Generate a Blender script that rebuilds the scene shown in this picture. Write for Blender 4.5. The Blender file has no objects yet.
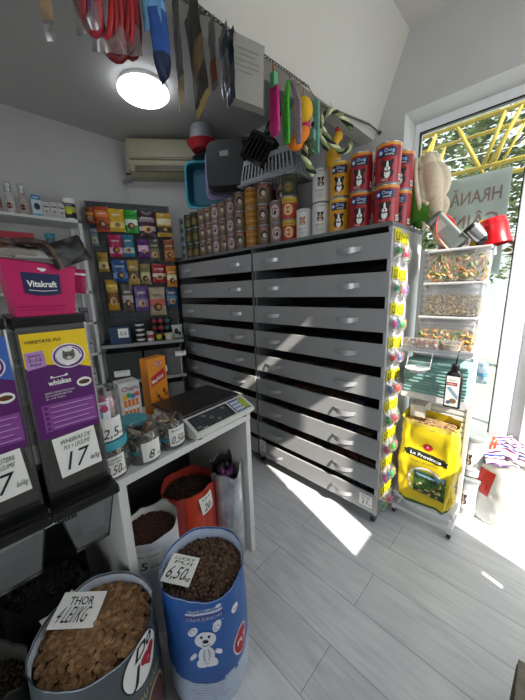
import bpy, bmesh, math, random
from math import sin, cos, pi, radians as R, sqrt
from mathutils import Vector as V, Matrix, noise
S = bpy.context.scene; C = S.collection
random.seed(7)
# ------------------------------------------------------------------ camera
F, PITCH, ROLL, YAW = 287.656, R(11.931), R(-1.848), R(44.971)
cam_d = bpy.data.cameras.new('camera'); cam = bpy.data.objects.new('camera', cam_d); C.objects.link(cam)
_fw = V((-sin(YAW)*cos(PITCH), cos(YAW)*cos(PITCH), -sin(PITCH))); _r0 = V((cos(YAW), sin(YAW), 0)); _u0 = _r0.cross(_fw)
_r = _r0*cos(ROLL)+_u0*sin(ROLL); _u = _u0*cos(ROLL)-_r0*sin(ROLL)
m = Matrix((_r, _u, -_fw)).transposed().to_4x4(); m.translation = (0, 0, 1.5); cam.matrix_world = m
cam_d.sensor_fit = 'VERTICAL'; cam_d.sensor_height = 24; cam_d.lens = 24*F/700; cam_d.clip_start = .02
S.camera = cam
S.view_settings.view_transform = 'Standard'; S.view_settings.look = 'None'; S.view_settings.gamma = 1
S.view_settings.use_curve_mapping = False; S.view_settings.exposure = -0.30
# ------------------------------------------------------------------ world, sun, daylight, added fill
W = bpy.data.worlds.new('sky'); S.world = W; W.use_nodes = True
nt = W.node_tree; bg = nt.nodes['Background']; bg.inputs[0].default_value = (.90, .95, 1, 1); bg.inputs[1].default_value = 2.2
sun_d = bpy.data.lights.new('sun', 'SUN'); sun_d.energy = 15; sun_d.angle = R(.7); sun_d.color = (1, .93, .82)
sun = bpy.data.objects.new('sun', sun_d); C.objects.link(sun)
sun.rotation_euler = V((-1, .3, -.84)).to_track_quat('-Z', 'Y').to_euler()
def area(name, loc, to, sx, sy, e, col=(.93, .965, 1)):
    d = bpy.data.lights.new(name, 'AREA'); d.shape = 'RECTANGLE'; d.size = sx; d.size_y = sy; d.energy = e; d.color = col
    o = bpy.data.objects.new(name, d); C.objects.link(o); o.location = loc
    o.rotation_euler = (V(to)-V(loc)).to_track_quat('-Z', 'Y').to_euler()
area('daylight_right', (.85, 1.0, 1.7), (-1, .8, .9), 1.9, 1.9, 24)
area('daylight_door', (.1, 2.6, 1.4), (0, 0, .6), 1.6, 2.2, 24)
area('fill_front', (.0, -2.3, 1.7), (-.3, 1.0, .3), 1.8, 1.4, 16)  # added fill from behind the camera, not a known source
# ------------------------------------------------------------------ materials
def lin(h):
    if isinstance(h, str):
        h = h.lstrip('#'); c = [int(h[i:i+2], 16)/255 for i in (0, 2, 4)]
    else: c = h
    return tuple(x/12.92 if x <= .04045 else ((x+.055)/1.055)**2.4 for x in c)
_mc = {}
def M(col, rough=.5, metal=0, var=.10, scale=25, emit=0, alpha=1, bump=0, spec=.5):
    key = (str(col), rough, metal, var, scale, emit, alpha, bump, spec)
    if key in _mc: return _mc[key]
    m = bpy.data.materials.new('mat_%d' % len(_mc)); m.use_nodes = True; n = m.node_tree; N = n.nodes; L = n.links
    b = N['Principled BSDF']; c = lin(col)
    tc = N.new('ShaderNodeTexCoord'); nz = N.new('ShaderNodeTexNoise'); nz.inputs['Scale'].default_value = scale; nz.inputs['Detail'].default_value = 3
    L.new(tc.outputs['Object'], nz.inputs['Vector'])
    rp = N.new('ShaderNodeValToRGB'); rp.color_ramp.elements[0].position = .3; rp.color_ramp.elements[1].position = .7
    rp.color_ramp.elements[0].color = tuple(x*(1-var) for x in c)+(1,); rp.color_ramp.elements[1].color = tuple(min(1, x*(1+var)) for x in c)+(1,)
    L.new(nz.outputs['Fac'], rp.inputs[0]); L.new(rp.outputs[0], b.inputs['Base Color'])
    b.inputs['Roughness'].default_value = rough; b.inputs['Metallic'].default_value = metal; b.inputs['Specular IOR Level'].default_value = spec
    if emit:
        b.inputs['Emission Color'].default_value = c+(1,); b.inputs['Emission Strength'].default_value = emit
    if bump:
        bp = N.new('ShaderNodeBump'); bp.inputs['Strength'].default_value = bump; bp.inputs['Distance'].default_value = .004
        L.new(nz.outputs['Fac'], bp.inputs['Height']); L.new(bp.outputs[0], b.inputs['Normal'])
    if alpha < 1: b.inputs['Alpha'].default_value = alpha
    _mc[key] = m; return m
def clear(col=(1, 1, 1), gloss=.12, rough=.08, tint=.95, white=0, name='clear'):
    key = ('clear', col, gloss, rough, tint, white)
    if key in _mc: return _mc[key]
    m = bpy.data.materials.new('mat_'+name+str(len(_mc))); m.use_nodes = True; n = m.node_tree; N = n.nodes; L = n.links
    N.remove(N['Principled BSDF']); out = N['Material Output']
    t = N.new('ShaderNodeBsdfTransparent'); t.inputs[0].default_value = tuple(x*tint for x in col)+(1,)
    g = N.new('ShaderNodeBsdfGlossy'); g.inputs['Roughness'].default_value = rough
    lw = N.new('ShaderNodeLayerWeight'); lw.inputs[0].default_value = .35
    mt = N.new('ShaderNodeMath'); mt.operation = 'MULTIPLY_ADD'; mt.inputs[1].default_value = .5; mt.inputs[2].default_value = gloss*.5; L.new(lw.outputs['Fresnel'], mt.inputs[0])
    x = N.new('ShaderNodeMixShader'); L.new(mt.outputs[0], x.inputs[0]); L.new(t.outputs[0], x.inputs[1]); L.new(g.outputs[0], x.inputs[2])
    sh = x
    if white:
        d = N.new('ShaderNodeBsdfDiffuse'); d.inputs[0].default_value = col+(1,)
        y = N.new('ShaderNodeMixShader'); y.inputs[0].default_value = white; L.new(x.outputs[0], y.inputs[1]); L.new(d.outputs[0], y.inputs[2]); sh = y
    L.new(sh.outputs[0], out.inputs[0]); _mc[key] = m; return m
GLASS = clear((.93, .97, .95), .10, .02, .97)
FILM = clear((1, 1, 1), .35, .18, .92, .05)
CLEARP = clear((.95, .97, 1), .18, .1, .95, .10)
SMOKE = clear((.72, .74, .75), .3, .12, .85, .06)
WHITE = M('#e9e9e6', .45, var=.03); PAPER = M('#eeeeea', .8, var=.02); INK = M('#15161c', .6); BLACK = M('#0c0c0e', .35); DARK = M('#1c1d1f', .6)
# ------------------------------------------------------------------ mesh builder
_tx = {}
def text_geo(s, off=0):
    k = (s, off)
    if k not in _tx:
        cu = bpy.data.curves.new('t', 'FONT'); cu.body = s; cu.size = 1; cu.offset = off; cu.resolution_u = 2
        o = bpy.data.objects.new('t', cu); C.objects.link(o); dg = bpy.context.evaluated_depsgraph_get()
        e = o.evaluated_get(dg); me = e.to_mesh()
        vs = [tuple(v.co) for v in me.vertices]; fs = [tuple(p.vertices) for p in me.polygons]; e.to_mesh_clear()
        bpy.data.objects.remove(o); bpy.data.curves.remove(cu)
        x = [v[0] for v in vs] or [0]; y = [v[1] for v in vs] or [0]
        _tx[k] = (vs, fs, min(x), max(x), min(y), max(y))
    return _tx[k]
def plane(o, U, Vv, off=.0006):
    o = V(o); U = V(U).normalized(); Vv = V(Vv).normalized(); n = U.cross(Vv)
    return lambda u, v, k=1: o+U*u+Vv*v+n*(off*k)
def cylmap(r, a0, z0=0, off=.0006, c=(0, 0)):
    return lambda u, v, k=1: V((c[0]+(r+off*k)*cos(a0+u/r), c[1]+(r+off*k)*sin(a0+u/r), z0+v))
class MB:
    def __init__(s): s.v = []; s.f = []; s.mi = []; s.sm = []; s.mats = []
    def add(s, vs, fs, mat, smooth=False):
        if mat not in s.mats: s.mats.append(mat)
        i = s.mats.index(mat); b = len(s.v); s.v += [tuple(v) for v in vs]
        for f in fs: s.f.append(tuple(x+b for x in f)); s.mi.append(i); s.sm.append(smooth)
        return s
    def box(s, lo, hi, mat, bev=0, rot=None, about=None, seg=2):
        lo = V(lo); hi = V(hi); c = (lo+hi)/2; d = hi-lo
        bm = bmesh.new(); bmesh.ops.create_cube(bm, size=1)
        for v in bm.verts: v.co = V((v.co.x*d.x, v.co.y*d.y, v.co.z*d.z))
        if bev: bmesh.ops.bevel(bm, geom=bm.edges[:], offset=min(bev, min(d)*.45), segments=seg, affect='EDGES', profile=.6)
        bm.verts.index_update(); vs = []
        for v in bm.verts:
            p = v.co.copy()+c
            if rot is not None:
                a = V(about) if about is not None else c; p = rot@(p-a)+a
            vs.append(p)
        fs = [[v.index for v in f.verts] for f in bm.faces]; bm.free(); return s.add(vs, fs, mat)
    def lathe(s, prof, mat, c=(0, 0, 0), seg=28, rot=None, sx=1, sy=1):
        # profile [(r,z)...]; corners sharper than 35 degrees are split
        c = V(c); runs = []; cur = [prof[0]]
        for i in range(1, len(prof)):
            cur.append(prof[i])
            if i < len(prof)-1:
                a = V((prof[i][0]-prof[i-1][0], prof[i][1]-prof[i-1][1])); b = V((prof[i+1][0]-prof[i][0], prof[i+1][1]-prof[i][1]))
                if a.length > 0 and b.length > 0 and a.angle(b) > R(35): runs.append(cur); cur = [prof[i]]
        runs.append(cur)
        for rn in runs:
            vs = []; fs = []
            for r, z in rn:
                for k in range(seg):
                    p = V((r*sx*cos(2*pi*k/seg), r*sy*sin(2*pi*k/seg), z))
                    if rot is not None: p = rot@p
                    vs.append(p+c)
            for j in range(len(rn)-1):
                for k in range(seg):
                    k2 = (k+1) % seg; fs.append((j*seg+k, j*seg+k2, (j+1)*seg+k2, (j+1)*seg+k))
            s.add(vs, fs, mat, True)
        return s
    def tube(s, pts, r, mat, seg=8, closed=False, caps=True, flat=1):
        pts = [V(p) for p in pts]; n = len(pts); vs = []; fs = []; up = None
        for i, p in enumerate(pts):
            if closed: t = pts[(i+1) % n]-pts[i-1]
            else: t = pts[min(i+1, n-1)]-pts[max(i-1, 0)]
            t.normalize()
            if up is None: up = V((0, 0, 1)) if abs(t.z) < .9 else V((1, 0, 0))
            a = t.cross(up).normalized(); b = a.cross(t); up = b
            rr = r(i/(n-1)) if callable(r) else r
            for k in range(seg):
                q = 2*pi*k/seg; vs.append(p+a*rr*cos(q)+b*rr*flat*sin(q))
        m = n if closed else n-1
        for i in range(m):
            for k in range(seg):
                k2 = (k+1) % seg; j = (i+1) % n; fs.append((i*seg+k, i*seg+k2, j*seg+k2, j*seg+k))
        if caps and not closed: fs.append(tuple(range(seg-1, -1, -1))); fs.append(tuple((n-1)*seg+k for k in range(seg)))
        return s.add(vs, fs, mat, seg > 5)
    def ball(s, c, r, mat, seg=14, rings=8, rot=None):
        if not hasattr(r, '__len__'): r = (r, r, r)
        c = V(c); vs = []; fs = []
        for i in range(rings+1):
            a = pi*i/rings
            for k in range(seg):
                q = 2*pi*k/seg; p = V((r[0]*sin(a)*cos(q), r[1]*sin(a)*sin(q), r[2]*cos(a)))
                if rot is not None: p = rot@p
                vs.append(p+c)
        for i in range(rings):
            for k in range(seg):
                k2 = (k+1) % seg; fs.append((i*seg+k, (i+1)*seg+k, (i+1)*seg+k2, i*seg+k2))
        return s.add(vs, fs, mat, True)
    def grid(s, fn, nu, nv, mat, smooth=True, wrap=False, matfn=None):
        vs = [fn(i/nu, j/nv) for j in range(nv+1) for i in range(nu+1)]; w = nu+1
        if matfn is None: return s.add(vs, [(j*w+i, j*w+i+1, (j+1)*w+i+1, (j+1)*w+i) for j in range(nv) for i in range(nu)], mat, smooth)
        b = len(s.v); s.v += [tuple(v) for v in vs]
        for j in range(nv):
            for i in range(nu):
                mm = matfn((i+.5)/nu, (j+.5)/nv)
                if mm not in s.mats: s.mats.append(mm)
                s.f.append((b+j*w+i, b+j*w+i+1, b+(j+1)*w+i+1, b+(j+1)*w+i)); s.mi.append(s.mats.index(mm)); s.sm.append(smooth)
        return s
    def text(s, t, x, y, size, mp, mat, al='l', sh=0, rot=0, off=0, k=2, w=None, mir=False):
        vs, fs, x0, x1, y0, y1 = text_geo(t, off); sx = size
        if w: sx = w/max(1e-6, x1-x0)
        dx = {'l': -x0, 'c': -(x0+x1)/2, 'r': -x1}[al]; o = []
        for v in vs:
            u = (v[0]+dx)*sx*(-1 if mir else 1)+v[1]*size*sh; q = v[1]*size
            o.append(mp(x+u*cos(rot)-q*sin(rot), y+u*sin(rot)+q*cos(rot), k))
        return s.add(o, fs, mat)
    def rect(s, x0, y0, x1, y1, mp, mat, k=1, n=1, rot=0):
        cx, cy = (x0+x1)/2, (y0+y1)/2
        def f(u, v):
            a = (u-.5)*(x1-x0); b = (v-.5)*(y1-y0); return mp(cx+a*cos(rot)-b*sin(rot), cy+a*sin(rot)+b*cos(rot), k)
        return s.grid(f, n, max(1, n//2), mat, False)
    def ell(s, cx, cy, rx, ry, mp, mat, k=1, seg=18, rot=0):
        if max(rx, ry) > .028:
            n = 5; vs = [mp(cx, cy, k)]; fs = []
            for j in range(1, n+1):
                for i in range(seg):
                    a, b = rx*j/n*cos(2*pi*i/seg), ry*j/n*sin(2*pi*i/seg); vs.append(mp(cx+a*cos(rot)-b*sin(rot), cy+a*sin(rot)+b*cos(rot), k))
            fs = [(0, i+1, (i+1) % seg+1) for i in range(seg)]
            for j in range(n-1): fs += [(1+j*seg+i, 1+(j+1)*seg+i, 1+(j+1)*seg+(i+1) % seg, 1+j*seg+(i+1) % seg) for i in range(seg)]
            return s.add(vs, fs, mat)
        vs = [mp(cx, cy, k)]+[mp(cx+rx*cos(2*pi*i/seg)*cos(rot)-ry*sin(2*pi*i/seg)*sin(rot), cy+rx*cos(2*pi*i/seg)*sin(rot)+ry*sin(2*pi*i/seg)*cos(rot), k) for i in range(seg)]
        return s.add(vs, [(0, i+1, (i+1) % seg+1) for i in range(seg)], mat)
    def poly(s, pts, mp, mat, k=1):
        return s.add([mp(x, y, k) for x, y in pts], [tuple(range(len(pts)))], mat)
    def ring(s, cx, cy, r0, r1, mp, mat, k=1, a0=0, a1=2*pi, seg=20, ry=1):
        vs = []
        for i in range(seg+1):
            a = a0+(a1-a0)*i/seg
            for r in (r0, r1): vs.append(mp(cx+r*cos(a), cy+r*ry*sin(a), k))
        return s.add(vs, [(2*i, 2*i+1, 2*i+3, 2*i+2) for i in range(seg)], mat)
    def extrude(s, poly, a, b, mat, ax='y', smooth=False):
        # poly in the two other axes
        n = len(poly); vs = []
        for t in (a, b):
            for p, q in poly: vs.append({'y': (p, t, q), 'x': (t, p, q), 'z': (p, q, t)}[ax])
        s.add(vs, [(i, (i+1) % n, n+(i+1) % n, n+i) for i in range(n)], mat, smooth)
        return s.add(vs, [tuple(range(n)), tuple(range(2*n-1, n-1, -1))], mat)
    def build(s, name, parent=None, loc=(0, 0, 0), rz=0, rot=None):
        me = bpy.data.meshes.new(name); me.from_pydata(s.v, [], s.f)
        for m_ in s.mats: me.materials.append(m_)
        me.polygons.foreach_set('material_index', s.mi); me.polygons.foreach_set('use_smooth', s.sm); me.update()
        bm = bmesh.new(); bm.from_mesh(me); bmesh.ops.recalc_face_normals(bm, faces=bm.faces[:]) if False else None; bm.free()
        o = bpy.data.objects.new(name, me); C.objects.link(o); o.location = loc
        o.rotation_euler = rot if rot is not None else (0, 0, rz)
        if parent: o.parent = parent
        return o
def tag(o, label, cat, group=None, kind=None):
    o['label'] = label; o['category'] = cat
    if group: o['group'] = group
    if kind: o['kind'] = kind
    return o
def thing(name, label, cat, loc=(0, 0, 0), rz=0, group=None, rot=None):
    o = bpy.data.objects.new(name, None); C.objects.link(o); o.empty_display_size = .05; o.location = loc
    o.rotation_euler = rot if rot is not None else (0, 0, rz); return tag(o, label, cat, group)
def struct(o): o['kind'] = 'structure'; return o
def dup(root, loc, rz=0, label=None, group=None, rot=None, scale=None):
    r = root.copy(); C.objects.link(r); r.location = loc; r.rotation_euler = rot if rot is not None else (0, 0, rz)
    if label: r['label'] = label
    if group: r['group'] = group
    if scale: r.scale = scale
    for ch in list(root.children):
        c = ch.copy(); C.objects.link(c); c.parent = r
        for g in list(ch.children):
            d = g.copy(); C.objects.link(d); d.parent = c
    return r
def Rx(a): return Matrix.Rotation(a, 3, 'X')
def Ry(a): return Matrix.Rotation(a, 3, 'Y')
def Rz(a): return Matrix.Rotation(a, 3, 'Z')
# a stuffed or flat pouch standing in its local x-z plane, front towards -y, base at z=0
def pouch(mb, w, h, t, mat, cols=None, notch=True, seed=0, wr=.002, c=(0, 0, 0), rot=None, nu=10, nv=12):
    cols = cols or []
    def pt(u, v, s):
        e = (1-abs(2*u-1)**2.6)*(max(0, 1-abs(2*v-1)**4))**.6
        ww = w*(1-.05*sin(pi*v)*(t/w)*4)
        p = V(((u-.5)*ww, s*(t/2*e+.0006)+wr*noise.noise(V((u*5+seed, v*7, seed*1.7))), v*h))
        if rot is not None: p = rot@p
        return p+V(c)
    def mf(u, v):
        for v0, v1, mm in cols:
            if v0 <= v < v1: return mm
        return mat
    mb.grid(lambda u, v: pt(u, v, -1), nu, nv, mat, matfn=mf); mb.grid(lambda u, v: pt(1-u, v, 1), nu, nv, mat, matfn=mf)
    return lambda x, z, k=1: pt(min(1, max(0, x/w+.5)), min(1, max(0, z/h)), -1)+(rot@V((0, -.0008*k, 0)) if rot is not None else V((0, -.0008*k, 0)))
def price(mb, mp, w, h, big, small='', lines=None, rot=0, cx=0, cy=0, sh=.25):
    c_, s_ = cos(rot), sin(rot)
    q = lambda u, v, k=1: mp(cx+u*c_-v*s_, cy+u*s_+v*c_, k)
    mb.rect(-w/2, -h/2, w/2, h/2, q, PAPER, 1, 4)
    for i, t in enumerate(lines or []): mb.text(t, 0, h*.30-i*h*.15, h*.15, q, INK, 'c', sh, k=3, w=w*(.72-.1*i))
    mb.text(big, -w*.10, -h*.36, h*.62, q, INK, 'c', sh, off=.0, k=3, w=w*{1: .26, 2: .46, 3: .62}.get(len(big), .66))
    if small: mb.text(small, w*.45, -h*.33, h*.18, q, INK, 'r', sh, k=3, w=w*.22)
# ================================================================== ROOM SHELL
WALL = M('#bcbcb9', .9, var=.025, scale=6, bump=.15); CEIL = M('#b4b4b1', .9, var=.02, scale=4); PVC = M('#dfe0e2', .35, var=.02)
HEAD = M('#c2bfb6', .9, var=.02, scale=5, bump=.1)
def floor_mat():
    m = bpy.data.materials.new('floor_laminate'); m.use_nodes = True; n = m.node_tree; N = n.nodes; L = n.links; b = N['Principled BSDF']
    tc = N.new('ShaderNodeTexCoord'); br = N.new('ShaderNodeTexBrick'); br.offset = .37; br.offset_frequency = 2
    mp = N.new('ShaderNodeMapping'); mp.inputs['Location'].default_value = (.49, .01, 0); L.new(tc.outputs['Object'], mp.inputs[0]); L.new(mp.outputs[0], br.inputs[0])
    br.inputs['Scale'].default_value = 1; br.inputs['Brick Width'].default_value = 1.28; br.inputs['Row Height'].default_value = .2135
    br.inputs['Mortar Size'].default_value = .0016; br.inputs['Mortar Smooth'].default_value = .3
    br.inputs['Color1'].default_value = lin('#cacdd1')+(1,); br.inputs['Color2'].default_value = lin('#d3d6d9')+(1,); br.inputs['Mortar'].default_value = lin('#878d95')+(1,)
    m2 = N.new('ShaderNodeMapping'); m2.inputs['Scale'].default_value = (1.2, 14, 1); L.new(tc.outputs['Object'], m2.inputs[0])
    nz = N.new('ShaderNodeTexNoise'); nz.inputs['Scale'].default_value = 3; nz.inputs['Detail'].default_value = 8; nz.inputs['Distortion'].default_value = 1.2; L.new(m2.outputs[0], nz.inputs[0])
    rp = N.new('ShaderNodeValToRGB'); rp.color_ramp.elements[0].position = .33; rp.color_ramp.elements[0].color = (.88, .885, .90, 1); rp.color_ramp.elements[1].position = .6; rp.color_ramp.elements[1].color = (1.04, 1.04, 1.03, 1)
    L.new(nz.outputs['Fac'], rp.inputs[0])
    wv = N.new('ShaderNodeTexWave'); wv.wave_type = 'RINGS'; wv.rings_direction = 'Y'; wv.inputs['Scale'].default_value = .9; wv.inputs['Distortion'].default_value = 7; wv.inputs['Detail'].default_value = 3; L.new(m2.outputs[0], wv.inputs[0])
    r2 = N.new('ShaderNodeValToRGB'); r2.color_ramp.elements[0].color = (.93, .93, .94, 1); r2.color_ramp.elements[1].color = (1, 1, 1, 1); L.new(wv.outputs[0], r2.inputs[0])
    x = N.new('ShaderNodeMixRGB'); x.blend_type = 'MULTIPLY'; x.inputs[0].default_value = 1; L.new(br.outputs[0], x.inputs[1]); L.new(rp.outputs[0], x.inputs[2])
    y = N.new('ShaderNodeMixRGB'); y.blend_type = 'MULTIPLY'; y.inputs[0].default_value = 1; L.new(x.outputs[0], y.inputs[1]); L.new(r2.outputs[0], y.inputs[2])
    L.new(y.outputs[0], b.inputs['Base Color']); b.inputs['Roughness'].default_value = .38
    return m
struct(MB().box((-3.2, -2.7, -.08), (.75, 2.36, 0), floor_mat()).build('floor'))
struct(MB().box((-3.16, -2.6, 0), (-3.06, 2.08, 2.96), WALL).build('wall_left'))
mb = MB(); mb.extrude([(-3.06, 1.29), (-2.43, 2.08), (-3.06, 2.08)], 1.84, 2.90, WALL, 'z'); struct(mb.build('wall_corner'))
mb = MB(); mb.box((-3.16, 2.08, 0), (-.775, 2.36, 2.96), WALL); mb.box((-.775, 2.08, 2.525), (.75, 2.36, 3.0), WALL); mb.box((.56, 2.08, 0), (.75, 2.36, 2.525), WALL); struct(mb.build('wall_back'))
# unseen right wall added as a gobo: openings over y and z shape the sun patches
XR = .6
def wall_open(x0, x1, ys, ye, z1, holes, mat):
    mb = MB(); Y = sorted({ys, ye, *[h[0] for h in holes], *[h[1] for h in holes]}); Z = sorted({0, z1, *[h[2] for h in holes], *[h[3] for h in holes]})
    for i in range(len(Y)-1):
        for j in range(len(Z)-1):
            cy, cz = (Y[i]+Y[i+1])/2, (Z[j]+Z[j+1])/2
            if any(h[0] < cy < h[1] and h[2] < cz < h[3] for h in holes): continue
            mb.box((x0, Y[i], Z[j]), (x1, Y[i+1], Z[j+1]), mat)
    return mb
SUN_HOLES = [(.925, 1.15, 1.02, 2.0), (.64, .925, 1.575, 1.625), (.80, 1.05, 2.66, 2.80), (1.28, 2.06, 1.18, 2.80), (1.66, 2.06, .25, 1.18), (1.02, 1.17, 1.74, 2.16), (1.435, 1.475, .50, .62)]
struct(wall_open(XR, XR+.06, -2.6, 2.08, 2.96, SUN_HOLES, WALL).build('gobo_wall_right'))
struct(wall_open(-3.16, .66, 0, 0, 0, [], WALL).box((-3.16, -2.66, 0), (-1.0, -2.6, 2.96), WALL).box((-1.0, -2.66, 0), (.66, -2.6, .5), WALL).box((-1.0, -2.66, 2.5), (.66, -2.6, 2.96), WALL).build('wall_front'))  # wall behind the camera; its opening is added to let in fill light
struct(MB().box((-3.16, -2.6, 2.90), (-.98, 2.36, 3.0), CEIL).build('ceiling'))
struct(MB().box((-.99, -2.6, 2.957), (.75, 2.36, 3.02), HEAD).build('ceiling'))
mb = MB(); mb.extrude([(-.97, 2.444), (-.78, 2.957), (-.785, 2.99), (-1.06, 2.99), (-1.06, 2.444)], -2.6, 2.08, HEAD, 'y'); struct(mb.build('trim_1'))
# glazed shopfront in the back wall
mb = MB()
y0, y1 = 2.27, 2.33
mb.box((-.775, y0, 0), (-.742, y1, 2.525), PVC, .004); mb.box((-.742, y0, 2.468), (-.181, y1, 2.525), PVC, .004); mb.box((-.742, y0, 0), (-.181, y1, .07), PVC, .004)
mb.box((-.186, y0-.012, 0), (-.092, y1, 2.525), PVC, .004); mb.box((-.092, y0, 0), (-.035, y1, 2.525), PVC, .004); mb.box((-.035, y0-.03, 0), (.06, y1, 2.525), PVC, .004)
mb.box((-.03, y0-.03, 2.46), (.56, y1, 2.525), PVC, .004); mb.box((.47, y0-.03, 0), (.56, y1, 2.525), PVC, .004); mb.box((.06, y0-.03, 0), (.47, y1, .14), PVC, .004)
for a, b in (((-.744, y0-.002, 2.460), (-.184, y0+.02, 2.470)), ((-.744, y0-.002, .07), (-.736, y0+.02, 2.47)), ((-.192, y0-.002, .07), (-.184, y0+.02, 2.47))): mb.box(a, b, BLACK)
win = struct(mb.build('window_1'))
mb = MB(); mb.box((-.742, 2.296, .07), (-.186, 2.302, 2.468), GLASS); g = mb.build('glass_pane', win)
mb = MB(); mb.box((.06, 2.290, .14), (.47, 2.296, 2.46), GLASS); g = mb.build('glass_pane', win)
mb = MB(); mb.box((-.775, 2.03, 0), (.56, 2.27, .022), PVC, .004); struct(mb.build('trim_2'))
mb = MB(); mb.box((-3.04, 2.066, 0), (-.78, 2.08, .07), WHITE, .003); struct(mb.build('baseboard_back'))
# mirrored sign on the outside of the glass
mb = MB(); mp = plane((-.36, 2.186, 1.93), (-1, 0, 0), (0, 0, 1))
mb.box((-.60, 2.306, 1.55), (-.245, 2.310, 2.14), M('#eef0f0', .7, var=.02)); SR = M('#b98f92', .7)
mp = plane((-.41, 2.3055, 1.93), (1, 0, 0), (0, 0, 1))
for t, z in (('HRANĂ', .05), ('CÂINI', -.09), ('PISICI', -.22)): mb.text(t, .0, z, .105, mp, SR, 'c', mir=True, off=.015, k=1, w=.26)
tag(mb.build('window_sign'), 'pale paper sign with faint mirrored letters taped to the glass', 'sign')
# ================================================================== OUTSIDE
struct(MB().box((-9, 2.37, -.16), (6, 16, -.08), M('#a9aaa6', .9, var=.2, scale=3)).build('floor'))
struct(MB().box((-9, 13, -.1), (6, 13.2, 3.0), M('#c9cdd0', .9)).build('wall_outside'))
YEL = M('#b39a34', .5, var=.12)
mb = MB(); yt = 3.4
for z in (2.90, 2.50): mb.tube([(-1.6, yt, z), (1.6, yt, z-.02)], .018, YEL); mb.tube([(-1.6, yt+.35, z), (1.6, yt+.35, z-.02)], .018, YEL)
for x0, x1 in ((-.97, -1.06), (-.96, -1.16), (-.80, -.60), (-.455, -.57), (-.345, -.53), (-.345, -.1), (.1, -.08), (.12, .4), (-1.16, -1.4)):
    mb.tube([(x0, yt, 2.895), (x1, yt, 2.495)], .016, YEL)
    mb.tube([(x0, yt+.35, 2.895), (x1, yt+.35, 2.495)], .012, YEL)
mb.tube([(-1.5, yt, -.08), (-1.5, yt, 2.9)], .03, YEL); mb.tube([(1.5, yt, -.08), (1.5, yt, 2.9)], .03, YEL)
tag(mb.build('canopy_frame'), 'yellow painted steel truss frame outside above the window', 'truss')
mb = MB(); mb.tube([(-3+i*.5, 4.6+.02*i, 3.25-.25*sin(pi*i/12)) for i in range(13)], .008, M('#d8d8d4', .5), 5); tag(mb.build('overhead_cable'), 'thin pale cable sagging across the view outside the window', 'cable')
def tree(x, y, h, r, seed, name, label):
    rnd = random.Random(seed); t = thing(name, label, 'tree', (x, y, -.08)); mb = MB(); BK = M('#4b4036', .9, var=.3)
    mb.tube([(0, 0, 0), (.05, .02, h*.3), (-.04, 0, h*.6), (0, 0, h*.9)], lambda t: .12*(1-.7*t), BK)
    for k in range(9):
        a = rnd.random()*6.28; z = h*(.35+.06*k); mb.tube([(0, 0, z), (r*.4*cos(a), r*.4*sin(a), z+.3), (r*.8*cos(a), r*.8*sin(a), z+.7)], lambda t: .04*(1-.8*t), BK, 6)
    mb.build('trunk', t)
    for col, n in (('#5d6f3c', 1500), ('#3f5330', 1500), ('#8c9460', 700)):
        mb = MB(); vs = []; fs = []
        for i in range(n):
            c = V((rnd.gauss(0, 1), rnd.gauss(0, 1), rnd.gauss(0, 1))); c.normalize(); c *= rnd.random()**.4
            k = noise.noise(c*2.3+V((seed, 0, 0)))
            if k < -.12: continue
            p = V((c.x*r, c.y*r, h*.66+c.z*h*.42)); a = rnd.random()*6.28; b = rnd.random()*3.1; s = .05+.07*rnd.random()
            m_ = Rz(a)@Rx(b); q = len(vs)
            vs += [p+m_@V(w) for w in ((-s, 0, 0), (0, -s*.5, 0), (s, 0, 0), (0, s*.5, .02))]; fs.append((q, q+1, q+2, q+3))
        mb.add(vs, fs, M(col, .8, var=.3, scale=3)); mb.build('foliage', t)
tree(-3.2, 6.3, 5.0, 1.5, 3, 'leafy_tree', 'bushy green tree outside at the left of the window'); tree(-.2, 6.8, 5.6, 1.6, 5, 'leafy_tree', 'tall dark green tree outside at the right of the window')
tree(-1.7, 9.8, 6.0, 1.9, 9, 'leafy_tree', 'pale green tree standing farther behind the two nearer trees'); tree(-1.6, 5.2, 2.1, .6, 11, 'garden_shrub', 'low shrub outside below the trees')
# ================================================================== DRAWER CABINET
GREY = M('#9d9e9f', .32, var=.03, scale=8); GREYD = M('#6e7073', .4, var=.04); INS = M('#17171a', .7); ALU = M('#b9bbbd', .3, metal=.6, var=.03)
HAND = M('#b7b8ba', .28, metal=.35, var=.03)
CX0, CX1, CY, CT = -2.76, -.612, 1.57, 1.815; CXD = -1.655
cab = thing('drawer_cabinet', 'large grey metal cabinet with two columns of drawers against the back wall', 'cabinet', (-1.68, 1.8, 0))
O = V((-1.68, 1.8, 0))
def L3(x, y, z): return (x-O.x, y-O.y, z)
mb = MB()
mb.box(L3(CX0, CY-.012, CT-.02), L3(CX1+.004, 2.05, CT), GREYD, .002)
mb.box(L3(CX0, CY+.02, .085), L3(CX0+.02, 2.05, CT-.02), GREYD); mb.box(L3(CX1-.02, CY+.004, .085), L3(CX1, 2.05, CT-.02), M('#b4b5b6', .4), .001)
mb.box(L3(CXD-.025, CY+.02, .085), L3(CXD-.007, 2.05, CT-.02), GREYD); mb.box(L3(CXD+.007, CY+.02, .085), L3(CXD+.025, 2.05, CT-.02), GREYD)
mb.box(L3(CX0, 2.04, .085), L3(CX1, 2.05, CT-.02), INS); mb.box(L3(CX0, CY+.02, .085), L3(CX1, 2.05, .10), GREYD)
mb.build('carcass', cab)
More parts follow.
